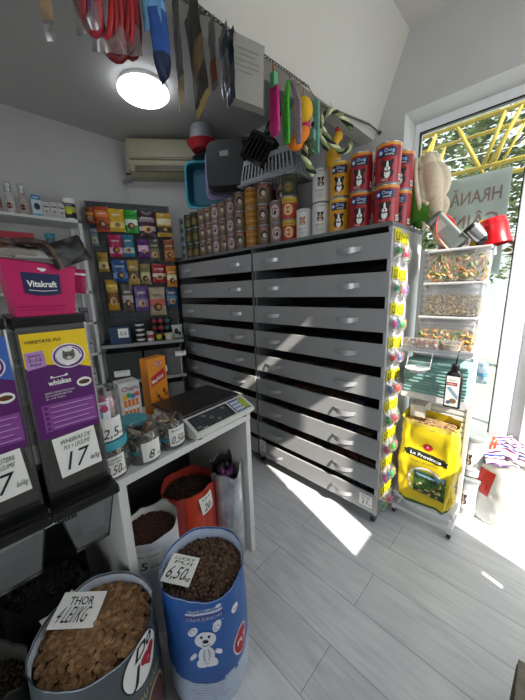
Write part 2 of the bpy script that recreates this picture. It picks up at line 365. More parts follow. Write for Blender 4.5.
for x in (CX0+.06, CXD, CX1-.035):
    for y in (CY+.05, 1.98):
        mb = MB(); mb.lathe([(0, .085), (.03, .085), (.03, .078), (.012, .075), (.012, .05), (0, .05)], ALU, L3(x, y, 0)); mb.box(L3(x-.012, y-.018, .025), L3(x+.012, y+.018, .06), GREYD, .004)
        mb.lathe([(0, -.012), (.024, -.012), (.027, -.008), (.027, .008), (.024, .012), (0, .012)], BLACK, L3(x, y, .027), 18, Ry(pi/2)); mb.build('caster', cab)
def handle_mb(x, z):
    mb = MB(); n = 12
    def f(u, v):
        a = u*pi; d = .030*sin(a)**.8 if 0 < u < 1 else 0
        return V((x+(u-.5)*.155, -.002-d, z+(.011*(v-.5)*(1+.5*sin(a)))*2-.006*sin(a)))
    mb.grid(f, n, 2, HAND); mb.grid(lambda u, v: f(1-u, v)+V((0, .004, 0)), n, 2, HAND)
    for s in (-1, 1): mb.lathe([(0, -.004), (.008, -.004), (.008, .003), (0, .003)], ALU, (x+s*.072, -.003, z), 10, Rx(pi/2))
    return mb
rnd = random.Random(2)
PK = [M(c, .6, var=.2) for c in ('#5a2a24', '#343a30', '#4a4038', '#2a3348', '#503a28', '#3c3c40')]
for col, (xa, xb) in enumerate(((CX0+.012, CXD-.008), (CXD+.012, CX1-.002))):
    for r in range(9):
        zt = 1.765-.195*r if r < 8 else .222; zb = zt-.130; xm = (xa+xb)/2; w = xb-xa
        mb = MB(); o = L3(xm, CY, 0)
        mb.box((-w/2, 0, zb), (w/2, .016, zt), GREY, .0015)
        mb.box((-w/2, .016, zb+.004), (-w/2+.004, .44, zb+.06), GREYD); mb.box((w/2-.004, .016, zb+.004), (w/2, .44, zb+.06), GREYD)
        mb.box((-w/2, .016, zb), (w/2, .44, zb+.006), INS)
        d = mb.build('drawer', cab, o)
        for k, hx in enumerate((-w*.36, w*.31) if col == 0 else (-w*.32, w*.27)): handle_mb(hx, zb+.066).build('handle', d)
        # boxes lying in the drawer, seen only through the gap above its front
        mb = MB(); x = -w/2+.03
        while x < w/2-.12:
            b = .05+rnd.random()*.09; mb.box((x, .06, zb+.006), (x+b, .35, zb+.10+rnd.random()*.035), rnd.choice(PK), .003); x += b+.012
        mb.build('drawer_contents', d)['kind'] = 'stuff'
mb = MB(); mp = plane(L3(-.682, CY-.003, .165), (1, 0, 0), (0, 0, 1)); price(mb, mp, .085, .082, '21', 'lei', ['KATTO 500 g', 'PUI + 400'], sh=.1)
o = mb.build('price_tag', cab); o['label'] = 'white handwritten price tag reading 21 lei'
mb = MB(); mp = plane(L3(-1.60, CY-.003, .19), (1, 0, 0), (0, 0, 1)); price(mb, mp, .07, .10, '20', 'lei', ['SAC', 'PUI'], sh=.1); mb.build('price_tag', cab)
# ================================================================== COUNTER
CTR = V((-1.030, .636, 0)); CR = R(5.2); CH = .86
ctr = thing('counter_table', 'white shelving counter with open bays holding bags of dry food', 'counter', CTR, CR)
WB = M('#dcdcda', .4, var=.02)
mb = MB(); mb.box((-.56, -1.4, CH-.032), (0, .318, CH), WB, .002); mb.build('worktop', ctr)
for y in (.30, -.365, -1.1):
    mb = MB(); mb.box((-.55, y-.014, 0), (-.004, y+.018, CH-.032), WB, .0015); mb.build('side_panel', ctr)
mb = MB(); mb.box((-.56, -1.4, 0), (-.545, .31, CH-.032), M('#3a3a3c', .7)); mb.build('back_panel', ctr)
def cl(x, y, z=.86):  # counter-local to world
    p = CTR+Rz(CR)@V((x, y, 0)); return V((p.x, p.y, z))
# ================================================================== DISPLAY RACK
RKL, RKR, RKB = -.592, -.250, 1.965
rk = thing('display_rack', 'white metal shop rack with ribbed back beside the drawer cabinet', 'rack', (-.42, 1.89, 0)); O2 = V((-.42, 1.89, 0))
def K(x, y, z): return (x-O2.x, y-O2.y, z)
RW = M('#d9dadb', .35, var=.02)
for x in (RKL+.012, RKR-.012):
    mb = MB(); mb.box(K(x-.012, RKB, .02), K(x+.012, RKB+.03, 1.70), RW, .003); mb.build('upright', rk)
    mb = MB(); mb.box(K(x-.012, 1.775, .035), K(x+.012, RKB+.03, .075), RW, .004); mb.build('foot', rk)
    mb = MB(); mb.lathe([(0, -.01), (.02, -.01), (.022, -.006), (.022, .006), (.02, .01), (0, .01)], BLACK, K(x, 1.795, .022), 16, Ry(pi/2)); mb.box(K(x-.005, 1.785, .03), K(x+.005, 1.805, .045), ALU); mb.build('caster', rk)
mb = MB()
for i in range(46):
    z = .14+i*.034; mb.box(K(RKL+.024, RKB+.004, z), K(RKR-.024, RKB+.012, z+.022), RW, .002)
mb.box(K(RKL+.024, RKB+.012, .1), K(RKR-.024, RKB+.018, 1.70), M('#bfc0c0', .5)); mb.build('ribbed_back', rk)
mb = MB(); mb.box(K(RKL, 1.778, .045), K(RKR, 1.796, .07), RW, .003); mb.build('base_rail', rk)
for z, yf in ((.16, 1.79), (.86, 1.80), (1.14, 1.80)):
    mb = MB(); mb.box(K(RKL, yf, z-.03), K(RKR, RKB, z), RW, .003); mb.box(K(RKL, yf-.004, z-.032), K(RKR, yf, z+.006), RW, .0015); mb.build('shelf', rk)
# ================================================================== FOOD DISPENSERS ON THE COUNTER
KIB = M('#4a3426', .85, var=.5, scale=300, bump=.6); PLB = M('#101113', .3)
CLD = clear((.62, .63, .64), .30, .12, .75, .03)
def kitten(mb, mp, cx, cy, r, col):
    g = M(col, .8, var=.3, scale=200); k2 = M('#d8d0c8', .8)
    mb.ell(cx, cy, r*.62, r*.5, mp, g, 3); mb.poly([(cx-r*.6, cy+r*.15), (cx-r*.55, cy+r*.72), (cx-r*.15, cy+r*.42)], mp, g, 3); mb.poly([(cx+r*.6, cy+r*.15), (cx+r*.15, cy+r*.42), (cx+r*.55, cy+r*.72)], mp, g, 3)
    for s in (-1, 1): mb.ell(cx+s*r*.24, cy+r*.08, r*.09, r*.1, mp, INK, 4)
    mb.ell(cx, cy-r*.22, r*.24, r*.18, mp, k2, 4); mb.ell(cx, cy-r*.12, r*.06, r*.04, mp, INK, 5)
def swirl(mb, mp, cx, cy, r):
    w = M('#f0ecf2', .5); p = M('#5b1d72', .5)
    mb.ell(cx, cy, r, r*.86, mp, w, 2, 28); mb.ring(cx, cy, r*.80, r*.92, mp, p, 2.6, 0, 2*pi, 28, .86)
    for k in range(4): mb.ring(cx, cy, r*.66+.002*k, r*.74, mp, p, 2.8, k*1.57, k*1.57+1.2, 8, .86)
    mb.ell(cx, cy, r*.6, r*.5, mp, M('#e8e4e0', .5), 2.7, 24)
def dispenser(loc, label, top, words, tagbig, lines):
    t = thing('food_dispenser', label, 'dispenser', loc)
    mb = MB(); w = .073
    mb.box((-.24, -w, .985), (0, w, 1.435), CLD, .006); mb.build('bin_body', t)
    mb = MB(); mb.box((-.245, -w-.002, 1.432), (.006, w+.002, 1.455), PLB, .004); mb.box((-.245, -w-.002, 1.425), (.003, -w+.002, 1.435), PLB); mb.build('lid', t)
    mb = MB(); mb.box((-.225, -w+.008, .992), (-.012, w-.008, 1.10), KIB, .01); mb.build('kibble_filling', t)['kind'] = 'stuff'
    mb = MB(); PU = M('#5a2068', .4, var=.05); PU2 = M('#8a4696', .45, var=.04); x = .001
    mp = plane((.0015, 0, 0), (0, 1, 0), (0, 0, 1))
    mb.box((.0, -.067, 1.150), (.0012, .067, 1.416), PU)
    tp = M(top, .4, var=.05); z0 = 1.335
    mb.poly([(-.067, 1.416), (-.067, z0), (-.03, z0+.003), (0, z0-.002), (.03, z0-.006), (.067, z0-.02), (.067, 1.416)], mp, tp, 1)
    mb.text(words[0], -.060, 1.392, .011, mp, INK if top != '#3f68b8' else PAPER, 'l', off=.012, k=2, w=.07)
    mb.poly([(-.064, 1.372), (-.028, 1.374), (-.026, 1.335), (-.064, 1.330)], mp, M('#b48ac4', .5), 1.6)
    for i, a in enumerate(('Sterile' if top == '#3f68b8' else 'Junior', '2-12', 'luni')): mb.text(a, -.046, 1.361-i*.011, .010, mp, M('#4a1d60', .5), 'c', off=.01, k=2.4, w=.026 if i < 2 else .02)
    swirl(mb, mp, .022, 1.352, .036); kitten(mb, mp, .022, 1.352, .022, '#6c6864')
    mb.text('whiskas', -.006, 1.285, .018, mp, PAPER, 'c', off=.03, k=2.5, w=.048, rot=.03)
    mb.poly([(-.024, 1.302), (-.022, 1.309), (-.016, 1.304), (.004, 1.305), (.012, 1.310), (.013, 1.303)], mp, PAPER, 2)
    mb.ell(.046, 1.278, .017, .0125, mp, PAPER, 2); mb.ell(.046, 1.278, .013, .006, mp, M('#5a3a22', .8, var=.5, scale=400), 3)
    for i, a in enumerate(('HRANĂ COMPLETĂ PENTRU PUI', 'CU CARNE DE PUI', '2-12 luni')): mb.text(a, -.040, 1.264-i*.007, .006, mp, PAPER, 'l', k=2.4, w=(.062, .055, .04)[i])
    mb.rect(-.052, 1.168, .064, 1.238, mp, PU2, 1.5)
    for i in range(5):
        mb.ell(-.044, 1.230-i*.0135, .0045, .0045, mp, PU, 2.2, 10)
        mb.rect(-.034, 1.2285-i*.0135, .058-.012*(i % 2), 1.2300-i*.0135, mp, M('#d0b8dc', .5), 2.2); mb.rect(-.034, 1.2245-i*.0135, .05-.015*(i % 3), 1.2258-i*.0135, mp, PU, 2.2)
    p = mb.build('advert_panel', t); p['label'] = 'purple and coloured printed panel with a kitten and white lettering'
    mb = MB(); mp2 = plane((.003, .006, 1.094), (0, .997, .06), (0, -.06, .997)); price(mb, mp2, .096, .112, tagbig, 'lei/kg', lines, sh=.3); o = mb.build('price_tag', t)
    # front flap, rail and the clear scoop drawer under the bin
    mb = MB(); mb.box((-.25, -w-.004, .958), (.03, w+.004, .978), PLB, .004); mb.box((.025, -w-.006, .952), (.052, w+.006, .976), PLB, .006)
    for k in range(6): mb.box((.03, -w+.004+k*.007, .940), (.046, -w+.008+k*.007, .954), PLB)
    mb.box((-.002, -w, .975), (.006, w, .99), PLB, .002); mb.build('rail', t)
    mb = MB(); q = [(-.060, .95, -.02), (.060, .95, -.02), (.060, .95, .045), (-.060, .95, .045), (-.040, .825, -.02), (.040, .825, -.02), (.040, .818, .020), (-.040, .818, .020)]
    vs = [V((c, a, b)) for a, b, c in q]; mb.add(vs, [(0, 1, 5, 4), (1, 2, 6, 5), (2, 3, 7, 6), (3, 0, 4, 7)], SMOKE); mb.add(vs, [(4, 5, 6, 7)], PLB)
    mb.tube([vs[7]+V((0, 0, .002)), vs[6]+V((0, 0, .002))], .005, PLB); mb.tube([vs[2], vs[6]], .002, PLB, 6); mb.tube([vs[3], vs[7]], .002, PLB, 6); mb.build('scoop_drawer', t)
    return t
dispenser((-.85, .135, 0), 'clear dry food dispenser with yellow and purple kitten panel and 17 lei price', '#f0cc1e', ['VARIETATE: PUI'], '17', ['WHISKAS DE', 'PUI + LEGUME'])
dispenser((-.85, -.022, 0), 'clear dry food dispenser with blue and purple panel left of the yellow one', '#3f68b8', ['VARIETATE: PUI'], '17', ['WHISKAS STERIL', 'PUI + LEGUME'])
t = thing('dispenser_stand', 'black metal stand on the counter holding up the two food dispensers', 'stand', (-1.03, .06, CH))
mb = MB(); mb.box((-.11, -.17, .082), (.14, .148, .0975), PLB, .002); mb.build('platform', t)
for x in (-.09, .0):
    for y in (-.15, .12): mb = MB(); mb.box((x-.008, y-.008, 0), (x+.008, y+.008, .084), PLB, .001); mb.build('leg', t)
# pink display box on top
PK1 = M('#c01560', .45, var=.05); NAVY = M('#1b2350', .45, var=.05)
t = thing('display_box', 'bright pink cardboard display box with a dark blue label on the dispensers', 'box', (-.85, .135, 1.4555))
mb = MB(); vs = [(-.15, -.062, 0), (0, -.062, 0), (0, .052, 0), (-.15, .052, 0), (-.16, -.072, .135), (.004, -.072, .128), (.004, .066, .112), (-.16, .066, .125)]
mb.add(vs, [(0, 1, 5, 4), (1, 2, 6, 5), (2, 3, 7, 6), (3, 0, 4, 7), (0, 3, 2, 1)], PK1); mb.add([V(v)*.96+V((-.004, 0, .004)) for v in vs], [(4, 5, 1, 0), (5, 6, 2, 1), (6, 7, 3, 2), (7, 4, 0, 3)], M('#7a1440', .6))
mb.tube([vs[4], vs[5], vs[6], vs[7]], .0018, M('#8a1048', .6), 6, closed=True); mb.build('carton', t)
mb = MB(); mp = plane((.0028, -.006, .060), (0, .998, -.02), (-.02, .02, .998))
mb.poly([(-.038, .062), (-.033, -.008), (-.012, -.014), (.015, -.014), (.035, -.010), (.037, .058)], mp, NAVY, 2.0); mb.text('Vitakraft', 0, .006, .019, mp, PAPER, 'c', off=.03, k=3.5, w=.056, rot=-.03); mb.tube([mp(-.026, -.001, 3.5), mp(0, -.004, 3.5), mp(.028, -.002, 3.5)], .0008, PAPER, 5)
mb.poly([(-.008, .058), (-.004, .046), (.004, .040), (.012, .044), (.010, .052), (.016, .060)], mp, PAPER, 3); mb.build('brand_label', t)
mb = MB(); mb.text('Produs natural pentru animale', -.008, -.040, .006, mp, M('#5a0a30', .6), 'c', k=2.5, w=.10); mb.text('www. hrana animale .ro', -.008, -.048, .005, mp, M('#5a0a30', .6), 'c', k=2.5, w=.085); mb.build('small_print', t)
mb = MB()
for i in range(3): pouch(mb, .035, .060, .006, M('#a01450', .45), [(.75, .85, PAPER)], seed=i, c=(-.02-.03*i, .070+.004*i, .050), rot=Rz(R(75))@Ry(.12))
o = tag(mb.build('treat_sachets', None, (-.85, .135, 1.4555)), 'pink sachets hanging from the corner of the pink display box', 'sachets')
# bag of chews and black pouch lying on top
t = thing('chew_bag', 'clear bag of brown chew sticks lying on the pink display box', 'bag', (-.87, .12, 1.583)); mb = MB(); rnd = random.Random(4)
for i in range(16):
    y = -.085+rnd.random()*.12; x = -.05+rnd.random()*.06; a = rnd.random()*.5-.25; z = .012+rnd.random()*.034
    mb.tube([(x, y-.03, z), (x+.01, y, z+.004), (x+.02*a, y+.035, z)], .008, M(rnd.choice(['#4b2c20', '#6a3c28', '#3f2620', '#7a4a34']), .5), 7)
mb.build('chew_sticks', t)['kind'] = 'stuff'
mb = MB(); mb.grid(lambda u, v: V((-.07+.11*v, -.12+.19*u, .002+.036*sin(pi*u)**.5*sin(pi*v)**.6+.006*noise.noise(V((u*9, v*7, 2))))), 16, 10, clear((1, 1, 1), .15, .15, .98)); mb.build('film', t)
mb = MB(); pouch(mb, .062, .095, .018, M('#0c0b0d', .45, var=.2), [(.1, .14, M('#5a4a3a', .4)), (.55, .62, M('#4a4440', .4))], seed=5, rot=Rz(R(78))@Ry(R(66))@Rx(R(-28)), wr=.006, c=(0, -.010, -.002))
mp = plane((.01, .04, .028), (0, 1, 0), (-1, 0, .1)); 
tag(mb.build('treat_pouch', None, (-.835, .160, 1.588)), 'black shiny treat pouch lying at the right end of the pink display box', 'pouch')
# ================================================================== JARS, BOXES AND SCALE ON THE COUNTER
TEAL = M('#3f9fb0', .4, var=.04); JAR = clear((.93, .96, .97), .28, .06, .96, .05)
def jar(name, label, loc, r, h, fill, tagbig, tl, ta, lid=None, cl_=None, band=None, tz=.45):
    t = thing(name, label, 'jar', loc); mb = MB()
    mb.lathe([(r*.9, .002), (r*.99, .012), (r, h*.80), (r*.96, h*.86), (r*.94, h*.90), (r*.97, h*.91), (r*.97, h), (r*.93, h)], JAR, seg=32); mb.lathe([(0, .0), (r*.92, .0), (r*.95, .006), (0, .008)], JAR, seg=32)
    mb.lathe([(r*.94, h*.985), (r*.99, h*.99), (r*.99, h+.003), (r*.94, h+.003)], JAR, seg=32); mb.build('glass_body', t)
    mb = MB(); rnd = random.Random(hash(label) % 99 if False else len(label))
    for i in range(90):
        a = rnd.random()*6.28; q = sqrt(rnd.random())*(r-.019); z = .014+rnd.random()*(fill-.02); u = V((rnd.gauss(0, 1), rnd.gauss(0, 1), rnd.gauss(0, .6))).normalized()*.011
        p = V((q*cos(a), q*sin(a), z)); mb.tube([p-u, p+u], .0055, M(rnd.choice(cl_), .7, var=.3), 6)
    mb.build('treats', t)['kind'] = 'stuff'
    if lid:
        mb = MB(); mb.lathe([(r*1.0, h*.86), (r*1.06, h*.865), (r*1.06, h+.004), (r*1.02, h+.010), (0, h+.010)], lid, seg=36); mb.build('lid', t)
    if band:
        mb = MB(); mb.grid(lambda u, v: cylmap(r+.0002, 0)(u*2*pi*r, h*(.36+.08*v)), 36, 1, band); mb.build('band', t)
    mb = MB(); mp = cylmap(r+.002, ta, h*tz); price(mb, mp, .078, .078, tagbig, 'lei', tl, rot=.03); mb.build('price_tag', t)
    return t
A0 = R(0)
p = cl(-.074, -.368); jar('treat_jar', 'lower jar with teal lid and 0,50 price under the jar of pink treats', p, .066, .135, .10, '0,50', ['RECOMPENSE', 'CAINI 7 BUC'], A0, TEAL, ['#8a6a50', '#6b4a38', '#c0a890', '#4a3a34'], None, .4)
t = jar('treat_jar', 'upper clear jar of pink packed treats with 2,5 price stacked on a teal lid', V((p.x, p.y, CH+.1455)), .064, .175, .05, '2,5', [], A0+.15, None, ['#8a3050', '#c9c9d0', '#5a6a7a'], None, .26)
mb = MB(); mp = cylmap(.0655, A0-.35, .078); mb.rect(-.03, .005, .035, .07, mp, M('#dfe6ea', .4), 1, 6); mb.rect(-.02, .015, .012, .05, mp, M('#6d9db8', .5), 2, 4); mb.ell(.018, .045, .012, .012, mp, M('#c2407a', .5), 2.4); mb.text('dental', .005, .056, .012, mp, M('#b03070', .5), 'c', k=3, off=.02, w=.04); mb.build('pack_print', t)
mb = MB()
for i in range(5): mb.ball((.028*cos(i*1.3), .028*sin(i*1.3), .118), (.022, .020, .026), M(['#d0347c', '#e47aa4', '#c02868'][i % 3], .5), 10, 6)
mb.build('pink_packs', t)
jar('treat_jar', 'clear jar of brown sticks with 8 lei price and teal band', cl(-.064, -.238), .062, .128, .085, '8', [], A0+.12, None, ['#8a6040', '#7a4c30', '#b09070', '#4a3a30', '#9a8a80'], TEAL, .42)
jar('treat_jar', 'clear jar of brown sticks with 0,50 price beside the scale', cl(-.066, -.117), .058, .120, .085, '0,50', ['Batoane'], A0+.12, None, ['#a08468', '#7a5a44', '#5a4238', '#b8a898'], TEAL, .5)
mb_ = cl(-.19, -.215)
t = thing('treat_jar', 'jar with teal lid standing behind the 8 lei jar', 'jar', mb_); mb = MB(); mb.lathe([(0, 0), (.05, 0), (.055, .01), (.055, .10), (0, .10)], JAR, seg=30); mb.build('glass_body', t); mb = MB(); mb.lathe([(.056, .10), (.058, .102), (.058, .122), (.054, .126), (0, .126)], TEAL, seg=30); mb.build('lid', t)
mb = MB(); mb.lathe([(0, .006), (.049, .006), (.049, .085), (0, .088)], M('#6a4a38', .8, var=.5, scale=90), seg=24); mb.build('treats', t)['kind'] = 'stuff'
# loose sticks poking out of the open jars
for (lx, ly), s in (((-.064, -.238), 1), ((-.066, -.117), 2)):
    rnd = random.Random(s); mb = MB(); 
    for i in range(9):
        a = rnd.random()*6.28; b = a+2.5+rnd.random(); q = rnd.random()*.03+.01
        mb.tube([(q*cos(a), q*sin(a), .088), (.048*cos(b), .048*sin(b), .128)], .006, M(rnd.choice(['#a89078', '#8a6a50', '#b8b0a4', '#6a5040']), .5, var=.3), 6)
    w = cl(lx, ly); tag(mb.build('stick_treats', None, w), ['', 'brown stick treats poking out of the 8 lei jar', 'brown stick treats poking out of the 0,50 jar beside the scale'][s], 'treats', kind='stuff')
# orange box
OR = M('#e08a1c', .4, var=.05); RD = M('#b8202c', .4)
t = thing('treat_box', 'tall orange cardboard treat box with red panel behind the jars', 'box', cl(-.44, .045), CR+R(8)); mb = MB(); mb.box((-.03, -.058, 0), (.03, .058, .305), OR, .0015); mb.build('carton', t)
mp = plane((.0305, 0, 0), (0, 1, 0), (0, 0, 1)); mb = MB(); mb.ell(.012, .272, .022, .017, mp, RD, 1); mb.ell(.012, .272, .018, .013, mp, PAPER, 1.5); mb.ell(.012, .272, .015, .011, mp, RD, 2); mb.text('Pedigree', .012, .268, .009, mp, PAPER, 'c', k=3, w=.026)
mb.poly([(-.045, .155), (-.045, .205), (.045, .245), (.048, .185)], mp, RD, 1); mb.text('Markies', .0, .182, .030, mp, PAPER, 'c', off=.02, k=2, w=.078, rot=.38)
for i in range(7): mb.ell(-.035+.013*i, .05+.022*((i*3) % 4), .013, .010, mp, M(['#8a4a24', '#c07a3a', '#6a3018'][i % 3], .7), 2, 12, rot=i)
mp = plane((0, -.0555, 0), (1, 0, 0), (0, 0, 1)); mb.ell(0, .255, .020, .02, mp, RD, 1); mb.text('Pedigree', 0, .252, .009, mp, PAPER, 'c', k=2, w=.03); mb.text('Markies', 0, .215, .014, mp, RD, 'c', off=.02, k=2, w=.04)
for i in range(4): mb.rect(-.022, .05+i*.02, .022, .055+i*.02, mp, M('#f0d8a0', .5), 1)
mb.build('print', t)
t = thing('treat_box', 'white treat carton with colourful stick tubes beside the orange box', 'box', cl(-.37, -.135), CR+R(-6)); mb = MB(); mb.box((-.05, -.045, 0), (.03, .045, .235), M('#c9cac8', .5), .0015); mb.build('carton', t)
mp = plane((.0305, 0, 0), (0, 1, 0), (0, 0, 1)); mb = MB(); mb.text('Churu', 0, .195, .030, mp, M('#8a2860', .5), 'c', off=.02, k=1.5, w=.075, rot=.05)
for i, c in enumerate(('#e0b020', '#3f9a50', '#2f80c0', '#d05a30')): mb.ell(-.028+.019*i, .165+.006*(i % 2), .012, .012, mp, M(c, .5), 1.2); mb.rect(-.034+.018*i, .03, -.022+.018*i, .150, mp, M('#e0752c', .5), 1.4); mb.rect(-.034+.018*i, .10, -.022+.018*i, .115, mp, PAPER, 1.8)
mb.build('print', t)
# weighing scale
t = thing('shop_scale', 'white electronic shop scale with black platform and keypad on the counter', 'scale', cl(-.145, .130), CR); t.scale = (.87, 1.03, .95); SB = M('#cfd0cc', .35, var=.02)
mb = MB(); mb.box((-.21, -.18, .012), (.19, .18, .050), SB, .012); vs = [(.10, -.18, .045), (.205, -.18, .030), (.205, .18, .030), (.10, .18, .045), (.10, -.18, .095), (.205, -.18, .050), (.205, .18, .050), (.10, .18, .095)]
mb.add(vs, [(0, 1, 5, 4), (1, 2, 6, 5), (2, 3, 7, 6), (3, 0, 4, 7), (4, 5, 6, 7)], SB); mb.box((-.2, -.17, .05), (.095, .17, .078), SB, .006); mb.build('housing', t)
for x in (-.17, .16):
    for y in (-.14, .14): mb = MB(); mb.lathe([(0, 0), (.014, 0), (.014, .013), (0, .013)], BLACK, (x, y, 0), 14); mb.build('foot', t)
mb = MB(); mb.box((-.215, -.175, .092), (.085, .175, .104), M('#17181a', .3, var=.1), .006); mb.box((-.08, -.06, .078), (-.02, .06, .093), BLACK); mp = plane((-.06, 0, .1045), (0, 1, 0), (-1, 0, 0)); mb.text('VORTEX', 0, .0, .018, mp, M('#8a8c90', .5), 'c', k=1.5); mb.build('weighing_platform', t)
n = V((.045, 0, .105)).normalized(); mp = plane(V((.152, 0, .0730)), (0, 1, 0), V((-.105, 0, .045))); mb = MB(); mb.rect(-.165, -.047, .06, .046, mp, M('#26282c', .4), 1.2)
for i in range(7):
    for j in range(3): mb.rect(-.155+i*.028, -.038+j*.027, -.133+i*.028, -.018+j*.027, mp, M('#3c3f45' if (i+j) % 4 else '#6a6c70', .4), 2.2)
mb.text('Q-net', -.12, -.044, .010, mp, PAPER, 'c', off=.02, k=3); mb.build('keypad', t)
mb = MB(); mb.rect(.068, -.047, .165, .046, mp, M('#2a4f86', .4), 1.2); 
for i in range(4):
    for j in range(3): mb.rect(.075+i*.014, -.038+j*.026, .086+i*.014, -.018+j*.026, mp, M('#cfd8e0', .4), 2.2)
mb.rect(.132, -.04, .162, .04, mp, M('#b8c832', .4), 2.2)
for i in range(6): mb.rect(.136, -.034+i*.012, .156, -.029+i*.012, mp, M('#5a7020', .4), 3)
mb.build('function_panel', t)
# ================================================================== OPEN BAGS OF DRY FOOD
def kibble(name, label, c, r, z, cols, n, kind, seed, sx=1, parent=None, dome=.03):
    rnd = random.Random(seed); mb = MB(); mats = [M(k, .75, var=.35, scale=60) for k in cols]
    hz = lambda q: dome*(1-q*q); flat_ = kind[0] > .01
    mb.grid(lambda u, v: V((r*v*cos(2*pi*u)*sx, r*v*sin(2*pi*u), hz(v)-.008)), 24, 8, M(cols[0], .9, var=.3, scale=80))
    for i in range(n):
        q = sqrt((i+.5)/n); a = i*2.399963+rnd.random()*.3; x, y = r*.985*q*cos(a)*sx, r*.985*q*sin(a); zz = hz(q)-.004+rnd.random()*.006
        sg_ = .24 if flat_ else .45; ro = Rz(rnd.random()*6.28)@Rx(rnd.gauss(0, sg_))@Ry(rnd.gauss(0, sg_)); s = kind[0]*(.85+.3*rnd.random()); hgt = kind[1]*(.8+.4*rnd.random()); m_ = rnd.choice(mats[1:]) if flat_ else rnd.choice(mats); seg = 10 if flat_ else 7
        vs = []; fs = []
        for (rr, h) in ((.6, -.5), (1, -.25), (1.02, .15), (.82, .42)) if flat_ else ((.55, -.5), (1, -.2), (1, .2), (.6, .5)):
            for k in range(seg): vs.append(ro@V((s*rr*cos(2*pi*k/seg), s*rr*sin(2*pi*k/seg)*(.94 if flat_ else .85), hgt*h))+V((x, y, zz)))
        for j in range(3):
            for k in range(seg): fs.append((j*seg+k, j*seg+(k+1) % seg, (j+1)*seg+(k+1) % seg, (j+1)*seg+k))
        fs.append(tuple(3*seg+k for k in range(seg))); mb.add(vs, fs, m_, not flat_)
    return tag(mb.build(name, None, (c[0], c[1], z)), label, 'dry food', kind='stuff')
def bag(name, label, c, r, h, mat, inner, seed, sx=1, cat='bag', rz=0, level=.07, sq=.03, mf=None, rim=.012, tiltx=0, noz=1.0):
    def rad(a, z):
        t = z/h; k = 1-.12*max(0, .12-t)/.12; return r*(k*(1+.03*sin(pi*t))+sq*cos(4*a)*.6+.035*noz*noise.noise(V((cos(a)*1.5, sin(a)*1.5, z*5+seed)))+.016*noz*noise.noise(V((cos(a)*6, sin(a)*6, z*16+seed*3))))
    def zt(a): return h+rim*noise.noise(V((cos(a)*1.3+seed, sin(a)*1.3, seed)))*2+.25*rim*noise.noise(V((cos(a)*4, sin(a)*4, seed*2)))
    def P(a, z, o=0):
        q = rad(a, z)+o; return V((q*cos(a)*sx, q*sin(a), z))
    t = thing(name, label, cat, (c[0], c[1], 0), rz); mb = MB()
    mb.grid(lambda u, v: P(2*pi*u, v*zt(2*pi*u)), 72, 36, mat, matfn=mf)
    mb.grid(lambda u, v: P(2*pi*u, 0)*v, 36, 1, mat)
    mb.build('sack', t)
    mb = MB(); mb.grid(lambda u, v: P(2*pi*u, (zt(2*pi*u)+.004*sin(pi*min(1, v*4)))*(1-v)+v*(h-level-.02), .003-.009*min(1, v*3)), 72, 6, inner); mb.build('rolled_rim', t)
    def mp(a0, z0): return lambda u, v, k=1: P(a0+u/r, z0+v, .0012*k)
    return t, mp
# blue bag
BLU = M('#235aa4', .35, var=.06, scale=8); BLUD = M('#1f4f92', .35, var=.05); WHT = M('#d9dde4', .45, var=.05); PBLU = M('#b9c6dc', .4, var=.06)
def bm(u, v): return BLU if v > .34+.02*sin(u*20) else PBLU
t, mp = bag('dog_food_bag', 'blue open sack with white puppy drawing in front of the counter', (-.80, .452), .150, .525, BLU, PBLU, 3, mf=bm)
q = mp(R(-35), .072); mb = MB()
ye = M('#cfd6e8', .5)
mb.rect(-.060, .395, .062, .403, q, ye, 1, 8); mb.text('HRANĂ COMPLETĂ', 0, .408, .012, q, ye, 'c', off=.01, k=2, w=.10); mb.rect(-.066, .372, .066, .393, q, M('#4a4890', .5), 1, 8); mb.text('CÂINI JUNIORI', 0, .376, .015, q, M('#a8b4dc', .5), 'c', off=.015, k=2.5, w=.118); mb.text('pui și orez', .045, .355, .010, q, ye, 'c', k=2, w=.04); mb.ell(.05, .416, .010, .007, q, ye, 1.5)
mb.build('title_print', t)
mb = MB(); PW = M('#dfe3ea', .6, var=.03)
mb.ell(0, .235, .026, .038, q, PW, 1.5); mb.ell(0, .300, .034, .031, q, PW, 2); mb.ell(-.038, .335, .020, .013, q, PW, 2.2, rot=.9); mb.ell(.040, .342, .014, .022, q, PW, 2.2, rot=-.3)
for s in (-1, 1): mb.ell(s*.020, .205, .013, .022, q, PW, 2.4, rot=s*.3); mb.ell(s*.012, .192, .013, .008, q, PW, 2.6); mb.ell(s*.012, .312, .0045, .006, q, INK, 3.2, 10); mb.tube([q(s*.006, .262, 3), q(s*.010, .235, 3), q(s*.006, .21, 3)], .0009, INK, 4)
mb.ell(0, .294, .010, .007, q, INK, 3.4, 12); mb.tube([q(-.012, .282, 3.4), q(0, .276, 3.4), q(.014, .284, 3.4)], .001, INK, 4); mb.tube([q(-.034, .245, 3), q(-.050, .225, 3)], .006, PW, 6); mb.tube([q(.03, .25, 3), (q(.046, .235, 3))], .006, PW, 6)
for s in (-1, 1): mb.ring(s*.039, .338, .007, .010, q, M('#9aa2b4', .6), 3.3, 0, 5, 8)
mb.build('puppy_print', t)
mb = MB(); q2 = mp(R(14), 0); mb.ell(0, .27, .040, .055, q2, WHT, 1.5, 24); mb.ell(0, .27, .035, .049, q2, M('#b02034', .5), 2, 24); mb.text('PUI', 0, .262, .03, q2, PAPER, 'c', off=.02, k=3, w=.045); mb.build('round_logo', t); mb = MB(); mb.ell(-.02, .43, .016, .016, q2, PAPER, 1.5); mb.text('3kg', -.02, .425, .011, q2, INK, 'c', k=2.5); mb.build('weight_mark', t)
mb = MB()
